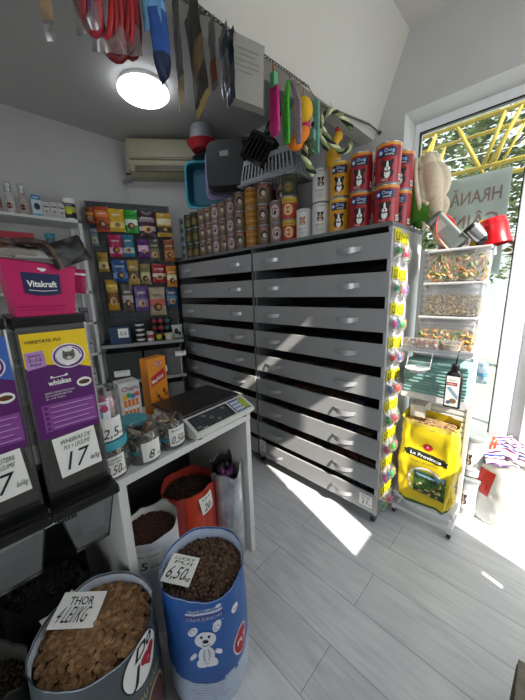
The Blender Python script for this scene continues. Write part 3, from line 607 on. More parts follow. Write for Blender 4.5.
for i in range(11): mb.text('ingrediente cereale carne grasimi minerale', 0, .150-i*.013, .008, q, M('#4c5468', .6), 'c', k=2, w=.13-.02*(i % 3))
mb.build('small_print', t)
kibble('dry_food_pellets', 'small dark brown pellets heaped in the blue sack', (-.80, .452), .142, .48, ['#3c2a20', '#5c4230', '#6e523c', '#4a3428'], 1250, (.0068, .007), 1, dome=.022)
# grey bag with discs
GB = M('#4c5559', .4, var=.06, scale=8); WI = M('#c2cad6', .4, var=.05)
BRW = M('#5c2a26', .5, var=.2); TAN = M('#b9a47c', .5, var=.1)
t, mp = bag('dog_food_bag', 'large grey open sack with white circle and red heart in the foreground', (-.888, .112), .166, .50, GB, WI, 8, rim=.016)
q = mp(R(27), .062); mb = MB(); mb.ell(0, .36, .070, .078, q, INK, 1.2, 30); mb.ell(0, .36, .066, .074, q, PAPER, 1.8, 30)
mb.text('Do', .01, .385, .06, q, INK, 'c', off=.02, k=3, sh=.3); mb.text('J', -.035, .318, .07, q, INK, 'c', off=.02, k=3, sh=.3)
for s in (-1, 1): mb.ell(.022+s*.014, .358, .017, .017, q, M('#b01c26', .5), 3)
mb.poly([(-.008, .354), (.022, .315), (.052, .354), (.022, .362)], q, M('#b01c26', .5), 3.2); mb.build('circle_logo', t)
mb = MB(); mb.text('PENTRU CÂINI', -.01, .235, .030, q, M('#b5ad6a', .5), 'c', off=.01, k=2, w=.17); mb.ell(.03, .12, .07, .10, q, TAN, 1.3, 24); mb.ell(.03, .12, .06, .09, q, BRW, 2, 24); mb.build('picture_print', t)
q = mp(R(-52), 0); mb = MB()
for i in range(10): mb.text(('hrană completă pentru câini adulți', 'proteină brută grăsimi fibre', 'vitamina A vitamina D3')[i % 3], -.02, .400-i*.022, .011, q, M('#8d8a60', .6), 'c', k=2, w=.14-.03*(i % 3))
mb.build('small_print', t)
kibble('dry_food_discs', 'light brown disc shaped kibble heaped in the large grey sack', (-.888, .112), .156, .462, ['#4f3722', '#846240', '#96744e', '#7a5838'], 560, (.0112, .0070), 2, dome=.03)
# white bag
t, mp = bag('dog_food_bag', 'white open sack with handwritten sign between grey sack and counter', (-1.160, .405), .120, .50, WHT, PAPER, 12, rim=.03)
q = mp(R(-38), 0); mb = MB(); mb.rect(-.085, .36, .075, .455, q, PAPER, 2, 8); mb.text('Bonacibo cu pui', -.004, .430, .016, q, INK, 'c', k=3, w=.13, sh=.2); mb.text('7,5', -.025, .372, .05, q, INK, 'c', off=.01, k=3, w=.07, sh=.2); mb.text('lei/kg', .045, .378, .018, q, INK, 'c', k=3, sh=.2); mb.build('price_sign', t)
mb = MB(); q = mp(R(-75), 0); mb.rect(-.012, 0.05, 0.0, .44, q, M('#27406a', .5), 1, 2); mb.build('blue_stripe', t)
kibble('dry_food_pellets', 'fine reddish brown pellets filling the white sack', (-1.160, .405), .112, .455, ['#3a2018', '#55301f', '#442619'], 1200, (.0048, .006), 3, dome=.012)
# red bag
RED = M('#b03524', .3, var=.12, scale=14); RED2 = M('#d24a2c', .3, var=.1)
t, mp = bag('dog_food_bag', 'red open sack standing under the counter shelf', (-1.24, .655), .136, .52, RED, M('#a8392c', .4), 17, rim=.02, mf=lambda u, v: RED2 if .90 < u < 1 else RED)
q = mp(R(8), 0); mb = MB(); price(mb, lambda u, v, k=1: q(u, v, k)+V((.01, -.004, 0)), .078, .095, '20', 'lei', ['SAC'], rot=.15, cy=.47); mb.build('price_tag', t)
kibble('dry_food_pellets', 'dark brown pellets filling the red sack under the counter', (-1.24, .655), .127, .475, ['#241612', '#3a2418', '#2e1c14'], 1000, (.005, .006), 4, dome=.012)
# silver bag with dark packs
SIL = M('#c8ccd0', .28, metal=.45, var=.3, scale=14, bump=.8)
t, mp = bag('foil_bag', 'crumpled silver foil sack beside the red one under the counter', (-1.150, .838), .078, .58, SIL, M('#2a2226', .5), 23, rim=.05, sx=1.25, noz=2.6, cat='bag')
mb = MB(); rnd = random.Random(3)
for i in range(9): a = i*2.4; mb.ball((.035*cos(a), .030*sin(a), .53+.02*rnd.random()), (.026, .022, .03), M(['#4a2450', '#1c1a20', '#6a3068'][i % 3], .35), 9, 6)
mb.build('purple_packs', t)
# dark bags at the far left
t, mp = bag('bin_bag', 'black plastic sack behind the grey sack at the left edge', (-1.225, .03), .130, .46, M('#141416', .4, var=.2), M('#101012', .5), 31, noz=2, rim=.05)
q = mp(R(10), 0); mb = MB(); price(mb, q, .11, .085, '12', 'lei/kg', ['NUTRIPET'], rot=.3, cy=.40); mb.build('price_tag', t)
kibble('dry_food_pellets', 'very dark pellets in the black sack behind the grey one', (-1.225, .03), .115, .42, ['#1c1614', '#2a201c'], 500, (.006, .006), 6, dome=.01)
t, mp = bag('dog_food_bag', 'dark grey folded sack in the bottom left corner', (-1.01, -.17), .115, .42, M('#3c3d3a', .6, var=.1), M('#55554f', .6), 37, rim=.04)
kibble('dry_food_pellets', 'dark brown pellets in the sack in the bottom left corner', (-1.01, -.17), .105, .37, ['#1e1612', '#32241a'], 600, (.006, .006), 7, dome=.01)
# loose price tags lying on the kibble
def loose(name, loc, w, h, big, small, lines, rot, label):
    mb = MB(); mb.box((-w/2, -h/2, 0), (w/2, h/2, .0012), PAPER); price(mb, plane((0, 0, .0016), (1, 0, 0), (0, 1, 0)), w, h, big, small, lines); return tag(mb.build(name, None, loc, rot=rot), label, 'price tag')
loose('price_tag', (-.835, .380, .515), .105, .105, '6,50', 'kg', ['LUCKY', 'PUI'], (R(3), R(5), R(35)), 'white 6,50 price tag lying on the pellets in the blue sack')
loose('price_tag', (-.965, .085, .504), .135, .105, '4 LEI/KG', '', [], (R(4), R(6), R(50)), 'white THOR 4 lei per kg tag lying on the disc kibble')
mb = MB(); mb.text('THOR', 0, .012, .036, plane((0, 0, .0022), (1, 0, 0), (0, 1, 0)), INK, 'c', off=.01, k=1, w=.075); tg = [o for o in C.objects if o.name.startswith('price_tag') and o.get('label', '').startswith('white THOR')][0]; mb.build('handwriting', tg)
# ================================================================== LAMP, AIR CONDITIONER
t = thing('ceiling_lamp', 'round white ceiling lamp glowing on the dark alcove ceiling', 'lamp', (-2.175, 1.10, 2.90)); t.scale = (.92, .92, 1)
mb = MB(); mb.lathe([(.165, 0), (.170, -.015), (.172, -.03), (.165, -.032)], M('#cfcfcc', .5), seg=40); mb.build('base', t)
mb = MB(); mb.lathe([(.172, -.03), (.180, -.036), (.182, -.052), (.165, -.066), (.10, -.074), (0, -.076)], M('#f4f6ff', .5, emit=8.0, var=0), seg=40); mb.build('diffuser', t)
AC = M('#a09a80', .45, var=.03); ACD = M('#5c5846', .5)
D0 = V((-3.06, 1.29, 0)); dd = V((.63, .79, 0)).normalized(); ang = math.atan2(dd.y, dd.x); p = D0+dd*.48; nn = V((dd.y, -dd.x, 0)); p = p+nn*.004
t = thing('air_conditioner', 'old yellowed air conditioner high on the corner wall', 'air conditioner', (p.x, p.y, 2.56), ang)
prof = [(0, 0), (-.12, 0), (-.165, .03), (-.195, .09), (-.20, .20), (-.195, .285), (-.17, .30), (0, .30)]
mb = MB(); mb.extrude(prof, -.405, .405, AC, 'x'); mb.build('housing', t)
mb = MB(); mb.box((-.39, -.207, .135), (.39, -.195, .27), AC, .004); mb.build('front_panel', t)
mb = MB(); mb.box((-.385, -.204, .115), (.385, -.19, .124), ACD); mb.box((-.35, -.190, .03), (.35, -.15, .075), ACD, .004)
for i in range(3): mb.box((-.35, -.193+i*.012, .030+i*.016), (.35, -.178+i*.012, .033+i*.016), AC)
mb.build('air_louver', t)
for s in (-1, 1): mb = MB(); mb.box((s*.40-.008, -.195, .01), (s*.40+.008, -.01, .295), M('#8e886e', .5), .006); mb.build('end_cap', t)
mb = MB(); mb.tube([(-.36, -.05, .03), (-.45, -.06, .0), (-.50, -.05, -.03)], .016, M('#8a8a84', .6)); mb.tube([(-.40, -.04, .05), (-.47, -.05, .05)], .010, DARK); mb.build('pipe', t)
# ================================================================== CANS ON THE CABINET
ZT = CT
def dogface(mb, mp, cx, cy, s, c1='#1a1a1c', c2='#e8e4e0'):
    a, b = M(c1, .6), M(c2, .6)
    mb.ell(cx, cy-s*.55, s*.55, s*.45, mp, a, 2); mb.ell(cx, cy-s*.6, s*.26, s*.4, mp, b, 2.6); mb.ell(cx, cy, s*.42, s*.5, mp, a, 3)
    for q in (-1, 1): mb.ell(cx+q*s*.36, cy+s*.32, s*.17, s*.26, mp, a, 3.2, rot=-q*.5)
    mb.ell(cx, cy+.1*s, s*.1, s*.38, mp, b, 3.6); mb.ell(cx, cy-s*.2, s*.24, s*.2, mp, b, 3.8); mb.ell(cx, cy-s*.14, s*.08, s*.06, mp, a, 4.4, 10); mb.ell(cx, cy-s*.32, s*.08, s*.07, mp, M('#c05060', .6), 4.4, 10)
TIN = M('#a8abaf', .3, metal=.8, var=.05)
def can(name, label, loc, r, h, kind, rz, group):
    t = thing(name, label, 'can', loc, rz, group)
    mb = MB(); mb.lathe([(0, .004), (r-.004, .004), (r-.002, 0), (r, .003), (r-.0015, .007), (r-.0015, h-.007), (r, h-.003), (r-.002, h), (r-.005, h-.004), (0, h-.004)], TIN, seg=26); mb.build('tin', t)
    mb = MB(); F0 = -pi/2; mp = cylmap(r, F0, 0)
    def body(cols):  # (z0,z1,mat)
        for a, b, c in cols: mb.lathe([(r-.001, a*h), (r-.001, b*h)], c, seg=30)
    if kind in ('red', 'yel'):
        c = M('#a02028', .3, var=.05) if kind == 'red' else M('#d89a1e', .3, var=.05); nv = M('#1c2440', .4)
        body([(.03, .90, c), (.90, .97, M('#d8902a' if kind == 'red' else '#e8c060', .35))])
        mb.rect(-r*.75, h*.64, r*.75, h*.85, mp, nv, 1, 8); mb.ell(-r*.55, h*.745, r*.22, r*.22, mp, M('#2f62a8', .4), 1.6); mb.ell(-r*.55, h*.745, r*.12, r*.12, mp, PAPER, 2)
        mb.text('Dog', r*.12, h*.745, r*.34, mp, M('#9fb8e0', .4), 'c', off=.02, k=2, w=r*.75); mb.text('menu', r*.12, h*.665, r*.24, mp, PAPER, 'c', k=2, w=r*.6)
        dogface(mb, mp, 0, h*.40, r*.86); mb.rect(r*.95, h*.08, r*1.35, h*.22, mp, PAPER, 1, 3)
        for i in range(5): mb.rect(r*(.98+i*.075), h*.10, r*(1.01+i*.075), h*.20, mp, INK, 2)
        mb.text('1250 g', -r*.2, h*.07, r*.2, mp, PAPER, 'c', k=2)
    elif kind in ('white', 'whiteb'):
        body([(.03, .97, M('#dcdcd8', .35, var=.02))]); d = '#2a211e' if kind == 'white' else '#a86a3a'
        dogface(mb, mp, 0, h*.62, r*.62, d, '#c8b8a8'); mb.text('marcă', r*.1, h*.88, r*.26, mp, INK, 'c', k=2, w=r*.7)
        for i in range(4): mb.text(['BEEF', 'dog food', 'complete', 'adult'][i], -r*.1, h*(.32-.07*i), r*.2, mp, INK if i % 2 == 0 else M('#777777', .6), 'c', k=2, w=r*(.9, .7, .8, .5)[i])
    elif kind == 'brown':
        body([(.03, .97, M('#6d5a48', .4, var=.12))]); mb.ell(0, h*.55, r*.7, h*.28, mp, M('#8f7c68', .5), 1, 20); mb.ell(0, h*.55, r*.5, h*.2, mp, M('#3a2a22', .5), 1.8); mb.ell(r*.1, h*.5, r*.26, h*.12, mp, M('#c8b8a4', .5), 2.6); mb.rect(-r*.9, h*.80, r*.9, h*.92, mp, M('#7a1c1c', .5), 1.2, 8); mb.text('PREMIUM', 0, h*.82, h*.09, mp, M('#e0d4b8', .5), 'c', k=2, w=r*1.2)
    elif kind == 'pink':
        body([(.03, .97, M('#8a7470', .4, var=.1))]); mb.ell(0, h*.5, r*.62, h*.3, mp, M('#c4b4ac', .5), 1, 20); mb.ring(0, h*.5, r*.3, r*.42, mp, M('#3c2a2a', .5), 2, .5, 5.2); mb.ell(r*.05, h*.45, r*.16, h*.1, mp, M('#2a1c1c', .5), 2); mb.text('paté', 0, h*.82, h*.12, mp, M('#2a1c1c', .5), 'c', k=2, w=r)
    elif kind == 'orange':
        body([(.03, .97, M('#b07a2c', .4, var=.08))])
        for i in range(4): mb.rect(-r*1.1, h*(.18+.18*i), r*1.1, h*(.22+.18*i), mp, M('#d8a850' if i % 2 else '#7a4a1c', .5), 1, 8)
        mb.text('MEAT', 0, h*.74, h*.13, mp, M('#4a2a14', .5), 'c', k=2, w=r*1.3)
    elif kind == 'ycan':
        body([(.03, .72, M('#b8382a', .4, var=.1)), (.72, .97, M('#d8b030', .4))]); mb.ell(0, h*.42, r*.6, h*.25, mp, M('#e0c89a', .5), 1, 18); mb.ell(0, h*.42, r*.4, h*.17, mp, M('#c86a2a', .5), 1.8); mb.text('VITA', 0, h*.76, h*.15, mp, M('#2a2a5a', .5), 'c', k=2, w=r*1.2)
    elif kind == 'dark':
        body([(.03, .97, M('#26301f', .4, var=.2))]); mb.ell(0, h*.4, r*.7, h*.26, mp, M('#5a5234', .5), 1, 18); mb.ell(0, h*.38, r*.4, h*.17, mp, M('#8a7434', .5), 1.8); mb.text('GOLD', 0, h*.76, h*.14, mp, M('#8a8250', .5), 'c', k=2, w=r*1.2)
    elif kind == 'small':
        body([(.03, .97, M('#b0b2ae', .4, var=.1))]); mb.ell(0, h*.5, r*.5, h*.3, mp, M('#444c50', .5), 1, 14); mb.rect(-r*.7, h*.8, r*.7, h*.95, mp, M('#5aa6b4', .5), 1, 6); mb.text('cat', 0, h*.1, h*.2, mp, INK, 'c', k=2, w=r)
    mb.build('paper_label', t); return t
_pc = {}
def put(kind, x, y, z, r, h, label, group, rz):
    key = (kind, r, h)
    if key not in _pc: _pc[key] = can('food_can', label, (x, y, z), r, h, kind, rz, group); return _pc[key]
    return dup(_pc[key], (x, y, z), rz, label, group)
rnd = random.Random(12)
words_ = ['bottom', 'middle', 'top', 'topmost']
def stack(kind, x, y, r, h, n, desc, group, face=.35, gap=.0):
    for i in range(n):
        w = 'single' if n == 1 else (['lower', 'upper'][i] if n == 2 else words_[i])
        put(kind, x, y, ZT+i*(h+.001), r, h, f'{w} can in {desc}' if n > 1 else desc, group, face+rnd.uniform(-.12, .12))
YF = 1.662; a_ = .30
stack('red', -.690, YF, .0635, .193, 2, 'the front red stack at the right end of the cabinet', 'large red dog food cans', .30)
stack('red', -.835, YF, .0635, .193, 2, 'the front red stack beside the yellow cans', 'large red dog food cans', .35)
stack('red', -.680, YF+.155, .0635, .193, 2, 'the rear red stack nearest the window', 'large red dog food cans', .3)
stack('red', -.825, YF+.155, .0635, .193, 2, 'the rear red stack farther from the window', 'large red dog food cans', .3)
stack('yel', -.968, YF, .060, .193, 2, 'the yellow dog can stack left of the red cans', 'yellow dog food cans', .40)
stack('white', -1.096, YF, .057, .193, 2, 'the white dog can stack beside the yellow stack', 'white dog food cans', .45)
stack('whiteb', -1.226, YF, .055, .187, 1, 'white dog can with brown dog standing alone beside the white stack', 'white dog food cans', .45)
stack('ycan', -1.350, YF, .054, .142, 2, 'the red and yellow stack left of the single white can', 'red and yellow cans', .5)
stack('dark', -1.350, YF+.0, .054, .142, 0, '', 'g')
put('dark', -1.350, YF, ZT+.286, .054, .142, 'dark can with yellow picture topping the red and yellow stack', 'dark green cans', .5)
stack('pink', -1.467, YF, .055, .142, 2, 'the pinkish stack left of the red and yellow stack', 'pinkish cans', .5)
stack('brown', -1.590, YF, .057, .142, 3, 'the brown stack between the pinkish and orange stacks', 'brown label cans', .5)
stack('orange', -1.720, YF, .058, .142, 3, 'the orange stack above the cabinet divider', 'orange brown cans', .5)
stack('brown', -1.850, YF, .057, .142, 3, 'the brown stack left of the orange stack', 'brown label cans', .5)
x = -1.968
for i, k in enumerate(('pink', 'brown', 'pink', 'brown', 'brown')):
    stack(k, x, YF, .049, .136, 3, ['the first', 'the second', 'the third', 'the fourth', 'the fifth'][i]+' slim stack left of the wide brown stacks', 'slim cans in stacks of three', .55); x -= .104
for i in range(2): stack('dark', x-.008, YF, .054, .136, 3, ['the dark green stack left of the slim stacks', 'the leftmost dark green stack'][i], 'dark green cans', .55); x -= .115
# second row behind, seen over and between
for i, (k, x_) in enumerate((('brown', -1.66), ('pink', -1.79), ('brown', -1.53))): stack(k, x_, YF+.14, .057 if k == 'brown' else .055, .142, 3, ['the rear brown stack behind the orange stack', 'the rear pinkish stack behind the wide brown stack', 'the rear brown stack behind the pinkish pair'][i], 'cans in the second row', .5)
for i in range(2):
    for j in range(5):
        put('small', -2.722+i*.070, YF-.01+(.07 if j == 4 else 0)*0, ZT+j*.080, .034, .078, ['left', 'right'][i]+' column of small white tins, tin '+['at the bottom', 'second from the bottom', 'in the middle', 'second from the top', 'on top'][j], 'small white tins', .6+.1*i)
# ================================================================== TUBS AND BASKET ON TOP OF THE CANS
def tray(name, label, cat, loc, rot, w, h, d, mat, inn, lip=.02, parts=None):
    # open tray: rim in the x-z plane facing -y
    t = thing(name, label, cat, loc, rot=rot); mb = MB()
    def rr(s, k, z, off=0):
        a = 2*pi*k; c, q = cos(a), sin(a); e = .32
        return V((s*(w/2+off)*math.copysign(abs(c)**e, c), z, h/2+s*(h/2+off)*math.copysign(abs(q)**e, q)))
    for o, mm in ((0, mat), (-.003, inn)):
        for z0, z1, s0, s1 in ((0, d, 1, .86),): mb.grid(lambda u, v: rr(s0+(s1-s0)*v, u, z0+(z1-z0)*v+(o if 0 else 0), o), 48, 4, mm)
    mb.grid(lambda u, v: rr(.86*(1-v), u, d-.002), 48, 3, inn); mb.grid(lambda u, v: rr(.86*(1-v), u, d), 48, 3, mat); mb.build('tub', t)
    mb = MB(); mb.grid(lambda u, v: rr(1, u, -.004+.008*sin(v*6.28), lip*.5+lip*.5*cos(v*6.28)), 48, 8, mat); mb.build('rim', t); return t
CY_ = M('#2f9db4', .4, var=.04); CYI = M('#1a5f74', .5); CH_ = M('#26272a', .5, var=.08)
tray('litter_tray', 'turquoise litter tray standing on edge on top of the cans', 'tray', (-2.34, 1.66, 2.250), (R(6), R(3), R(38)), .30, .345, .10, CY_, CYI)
t = tray('litter_tray', 'dark grey litter tray standing on edge with small paper sticker', 'tray', (-1.925, 1.62, 2.27), (R(-4), R(-4), R(206)), .36, .345, .09, CH_, CH_)
mb = MB(); mb.box((-.03, .0895, .22), (.04, .0915, .255), M('#8a8a86', .7)); mb.build('sticker', t)
LI = M('#8f84ae', .4, var=.04); tray('litter_tray', 'thin lilac tray between the turquoise and dark grey trays', 'tray', (-2.035, 1.675, 2.26), (R(-4), R(-4), R(206)), .37, .36, .05, LI, LI, .012)
t = thing('carrier_bowl', 'red and grey bowl stacked above the turquoise tray', 'bowl', (-2.21, 1.59, 2.64)); mb = MB(); mb.lathe([(.0, 0), (.09, .0), (.125, .05), (.13, .055), (.12, .055), (.085, .006)], M('#a01c24', .35), seg=30); mb.build('red_bowl', t)
mb = MB(); mb.lathe([(.105, .056), (.10, .10), (.088, .17), (.05, .195), (0, .20)], M('#74777c', .45), seg=30); mb.build('grey_cover', t)
mb = MB(); mb.box((-.14, -.02, -.03), (.14, .10, .0), BLACK, .01); mb.build('black_base', t)
LG = M('#8d9094', .45, var=.04)
t = thing('litter_basket', 'light grey slotted basket lying on the cans right of the dark tray', 'basket', (-1.54, 1.72, 2.248), rot=(0, 0, R(8)))
mb = MB(); W2 = .235; H2 = .17
def bk(s, z): return [V((-W2*s, -.12*s, z)), V((W2*s, -.12*s, z)), V((W2*s, .12*s, z)), V((-W2*s, .12*s, z))]
b0, b1 = bk(.98, 0), bk(.84, H2)
for i in range(4):
    a, b, c, d = b0[i], b0[(i+1) % 4], b1[(i+1) % 4], b1[i]; n = 14 if i % 2 == 0 else 7
    q = lambda u, v: (a*(1-u)+b*u)*(1-v)+(d*(1-u)+c*u)*v
    mb.grid(lambda u, v: q(u, v*.22), 1, 1, LG, False); mb.grid(lambda u, v: q(u, .80+v*.20), 1, 1, LG, False)
    for k in range(n+1):
        u0 = k/n*(1-.4/n); u1 = u0+.42/n; mb.grid(lambda u, v: q(u0+(u1-u0)*u, .2+.62*v), 1, 1, LG, False)
mb.add(b1, [(0, 1, 2, 3)], LG); mb.build('slotted_tub', t)
mb = MB(); mb.tube(bk(1.02, .004), .010, LG, 8, closed=True); mb.build('rim', t)
t = thing('litter_scoop', 'black plastic litter scoop leaning on the grey basket', 'scoop', (-1.63, 1.58, 2.38), rot=(R(-15), R(32), R(10))); t.scale = (1.35, 1.35, 1.2); K2 = M('#0e0e10', .3)
mb = MB(); mb.grid(lambda u, v: V(((u-.5)*.16, .02*sin(pi*u)-.02, v*.15)), 8, 4, K2); mb.box((-.08, -.018, 0), (-.07, .03, .16), K2, .003); mb.box((.07, -.018, 0), (.08, .03, .16), K2, .003); mb.box((-.08, -.02, .145), (.08, .03, .16), K2, .004)
for i in range(5): mb.box((-.06+i*.027, -.026, .02), (-.05+i*.027, -.014, .13), K2)
mb.build('blade', t); mb = MB(); mb.tube([(0, 0, .15), (0, -.01, .20), (0, -.005, .29)], lambda q: .016+.006*q, K2, 12); mb.build('grip', t)
# ================================================================== HANGING CHAIN AND GOODS
CXH = -.93; CHM = M('#6a665c', .35, metal=.8)
mb = MB(); y = .18; k = 0
def zc(y): return 2.415-.012*sin((y-.18)*3.1)
while y < 1.30:
    n = V((1, 0, 0)) if k % 2 else V((0, 0, 1)); pts = [V((CXH, y+.012*cos(q*pi/5), zc(y)))+n*.006*sin(q*pi/5) for q in range(10)]; mb.tube(pts, .0020, CHM, 5, closed=True); y += .0175; k += 1
tag(mb.build('hanging_chain'), 'thin metal chain strung below the slanted beam with goods hanging on it', 'chain')
mb = MB(); mb.tube([(CXH-.02, 1.40, 2.40), (CXH, 1.93, 2.475)], .006, M('#6a665c', .5, metal=.6)); mb.tube([(CXH, 1.93, 2.475), (CXH, 2.075, 2.475)], .004, CHM); mb.lathe([(0, 0), (.012, 0), (.012, .01), (0, .01)], CHM, (CXH, 2.07, 2.475), 10, Rx(-pi/2)); tag(mb.build('wall_bracket'), 'short threaded metal rod sticking out below the end of the slanted beam', 'bracket')
mb = MB(); mb.tube([(CXH, 1.29, zc(1.3)), (CXH-.01, 1.35, 2.41), (CXH-.02, 1.41, 2.40)], .002, CHM, 5); tag(mb.build('wire_link'), 'wire joining the hanging chain to the threaded rod', 'wire')
for y in (.22, .72, 1.25):
    mb = MB(); mb.tube([(CXH, y, zc(y)), (CXH-.075, y+.01, 2.444)], .0015, CHM, 5); tag(mb.build('wire_hanger'), ['thin wire holding the near end of the chain', 'thin wire holding the middle of the chain', 'thin wire holding the far end of the chain'][int(y > .5)+int(y > 1)], 'wire')
def hook(mb, top, bot): mb.tube([V(top), (V(top)+V(bot))/2+V((.004, 0, 0)), V(bot)], .0014, CHM, 5)
# card with printed lines
t = thing('toy_card', 'white printed header card in a clear sleeve hanging from the chain', 'card', (CXH, .815, zc(.86)-.01), rot=(0, 0, R(74)))
mb = MB(); CRD = M('#a9a69f', .7, var=.03); mb.box((0, -.001, -.20), (.135, .001, .005), CRD, rot=Ry(R(3))); mb.build('card', t)
mb = MB(); mp = plane((.002, -.0018, -.20), (1, 0, 0), (0, 0, 1))
for i in range(5): mb.text('acest produs este destinat animalelor', .018, .165-i*.018, .010, mp, M('#55524c', .6), 'l', k=1, w=.10-.03*(i == 4)-.02*(i == 1))
mb.build('print', t)
mb = MB(); mb.box((-.003, -.003, -.225), (.139, .003, .007), clear((1, 1, 1), .12, .05, 1), rot=Ry(R(3))); mb.build('sleeve', t); mb = MB(); hook(mb, (.02, 0, .015), (.02, 0, -.02)); mb.build('hook', t)
# sachets hung edge-on along the chain
def sachet(label, y, ang, w, h, mat, cols, thick=.022, dz=.012, lean=0, name='hanging_pouch', x=CXH, cat='pouch', z=None):
    t = thing(name, label, cat, (x, y, (zc(y) if z is None else z)-dz), rot=(0, R(lean), R(ang))); mb = MB(); pouch(mb, w, h, thick, mat, cols, c=(0, 0, -h), seed=y*10, wr=.005); mb.build('pack', t)
    mb = MB(); hook(mb, (0, 0, dz), (0, 0, -.010)); mb.build('hook', t); return t
SLV = M('#8d9398', .25, metal=.6, var=.2); TN = M('#6f5a3c', .5, var=.2); GRYB = M('#3b4a5e', .4, metal=.3, var=.2)
sachet('blue grey foil sachet hanging edge-on left of the white card', .815, -20, .085, .21, GRYB, [(.2, .5, SLV)], .014, lean=3)
sachet('silver foil sachet hanging edge-on beside the blue grey one', .785, -18, .08, .20, SLV, [(.55, .8, GRYB)], .012, lean=-3)
sachet('clear sachet with tan chew stick hanging from the chain', .735, -12, .05, .20, M('#8a8a8a', .3, var=.1), [(.1, .45, M('#9a5a3c', .6))], .010)
sachet('long brown and gold pack slanting from the near part of the chain', .655, -14, .115, .32, M('#35322c', .35, var=.4), [(.0, .12, M('#9a824e', .4)), (.3, .55, TN)], .012, lean=-10)
sachet('long crinkled clear and silver pack next to the brown gold one', .60, -18, .075, .30, M('#6a6c6c', .25, metal=.4, var=.4), [(.0, .25, M('#a89878', .4))], .010, lean=2)
t = sachet('rolled blue pet lead in a clear pack hanging from the chain', .535, -10, .05, .27, M('#24509a', .5, var=.2), [(.0, .25, M('#1a2a4a', .5)), (.7, .72, M('#6aa0d0', .5))], .05, lean=-4)
sachet('pale blue card hanging behind the rolled blue lead', .52, 20, .07, .13, M('#6aa0c4', .5, var=.1), [], .006)
def lead(label, y, cols, z0=2.40, s=1, ang=50, x=CXH):
    t = thing('pet_lead', label, 'lead', (x, y, z0), rot=(0, 0, R(ang)), group='red leads in clear bags'); mb = MB(); rnd = random.Random(int(y*100))
    for k, c in enumerate(cols):
        pts = []
        for i in range(25):
            a = 2*pi*i/24; pts.append(V(((.020+.006*k)*sin(a)*s+.004*k, .010*sin(2*a+k)+.008*k-.01, -.10*s+.095*s*cos(a)-.012*k)))
        mb.tube(pts, .0125, M(c, .45, var=.15), 8, flat=.6)
    mb.build('strap', t); mb = MB(); pouch(mb, .085*s, .24*s, .04, FILM, [], c=(0, 0, -.225*s), wr=.008, seed=y*7); mb.build('clear_bag', t)
    mb = MB(); hook(mb, (0, 0, .012), (0, 0, -.012)); mb.build('hook', t)
mb = MB(); mb.tube([(-1.0, -.1, 2.44), (-.98, .75, 2.44)], .003, CHM, 6); mb.tube([(-.98, .75, 2.44), (-.985, .75, 2.46)], .003, CHM, 6); tag(mb.build('hanging_rail'), 'thin rail under the slanted beam holding the red leads', 'rail')
lead('coiled dark red lead with purple edge in a clear bag, left of the red ones', .36, ['#8a1a24', '#5a2048', '#a02030'], 2.43, 1.0, 30, -.992)
lead('coiled bright red lead in a clear bag at the top of the picture', .41, ['#b01c24', '#8a141c', '#a01c24', '#70141a'], 2.43, 1.12, 55, -.990)
lead('coiled red lead in the rightmost clear bag beside the ceiling lamp', .46, ['#8a1820', '#b02028', '#7a141c'], 2.43, 1.05, 48, -.988)
t = thing('chew_pack', 'tan chew stick in a clear wrapper hanging at the upper left', 'pack', (-.996, .265, 2.43)); mb = MB(); pouch(mb, .035, .25, .02, M('#8a7458', .7, var=.3), [(0, .15, FILM)], c=(0, 0, -.29), rot=Rz(R(45)), seed=2); mb.build('pack', t); mb = MB(); hook(mb, (0, 0, .012), (0, 0, -.045)); mb.build('hook', t)
# toys
t = thing('rope_tug', 'magenta fabric tug toy hanging under the green clip', 'toy', (CXH, 1.045, zc(1.04)-.01)); mb = MB()
for i in range(4): mb.tube([(-.012+.010*i, 0, -.08), (-.016+.011*i, .004, -.15), (-.014+.012*i, 0, -.235), (-.006+.006*i, 0, -.255)], .009, M('#c01c72', .6, var=.15), 8)
mb.build('magenta_strands', t); mb = MB(); mb.box((-.010, -.012, -.085), (.016, .012, -.03), M('#5aa87a', .4), .004); mb.tube([(0, 0, 0), (.003, 0, -.04)], .004, M('#b05a30', .5)); mb.build('green_clip', t)
t = thing('rope_tug', 'bright green and grey striped fabric tug toy hanging from the chain', 'toy', (CXH, 1.15, zc(1.15)-.01)); 
for nm, c, o in (('green_strands', '#3fae2c', -.012), ('striped_strands', '#8a7a86', .026)):
    mb = MB()
    for i in range(4): mb.tube([(o*.3, o*.3, -.02), (o+.007*i-.01, o, -.10), (o+.009*i-.014, o, -.19), (o+.004*i, o, -.262)], lambda q: .008, M(c, .6, var=.3, scale=120), 8)
    mb.build(nm, t)
mb = MB(); hook(mb, (0, 0, .012), (0, 0, -.03)); mb.build('hook', t)
t = thing('plush_toy', 'yellow and orange round plush toy hanging from the chain', 'toy', (CXH-.01, 1.26, zc(1.25)-.005), rot=(0, 0, R(40))); mb = MB(); mb.ball((0, 0, -.095), (.048, .045, .056), M('#d8a818', .8, var=.1, bump=.6, scale=200)); mb.build('yellow_ball', t)
mb = MB(); mb.ball((-.01, 0, -.20), (.050, .036, .032), M('#e07a1c', .8, var=.1), rot=Ry(-.7)); mb.ball((-.035, .0, -.235), (.036, .03, .028), M('#e07a1c', .8, var=.1)); mb.build('orange_foot', t)
mb = MB(); mb.ball((.012, .01, -.160), (.024, .02, .034), M('#c02a6a', .8)); mb.build('pink_middle', t); mb = MB(); hook(mb, (0, 0, .01), (0, 0, -.04)); mb.build('hook', t)
t = thing('toy_pack', 'pale teal boxed toy with black and white picture hanging behind the plush', 'toy', (CXH-.02, 1.345, 2.385), rot=(0, 0, R(14))); t.scale = (.72, .9, .85); TL = M('#5f9486', .5, var=.06)
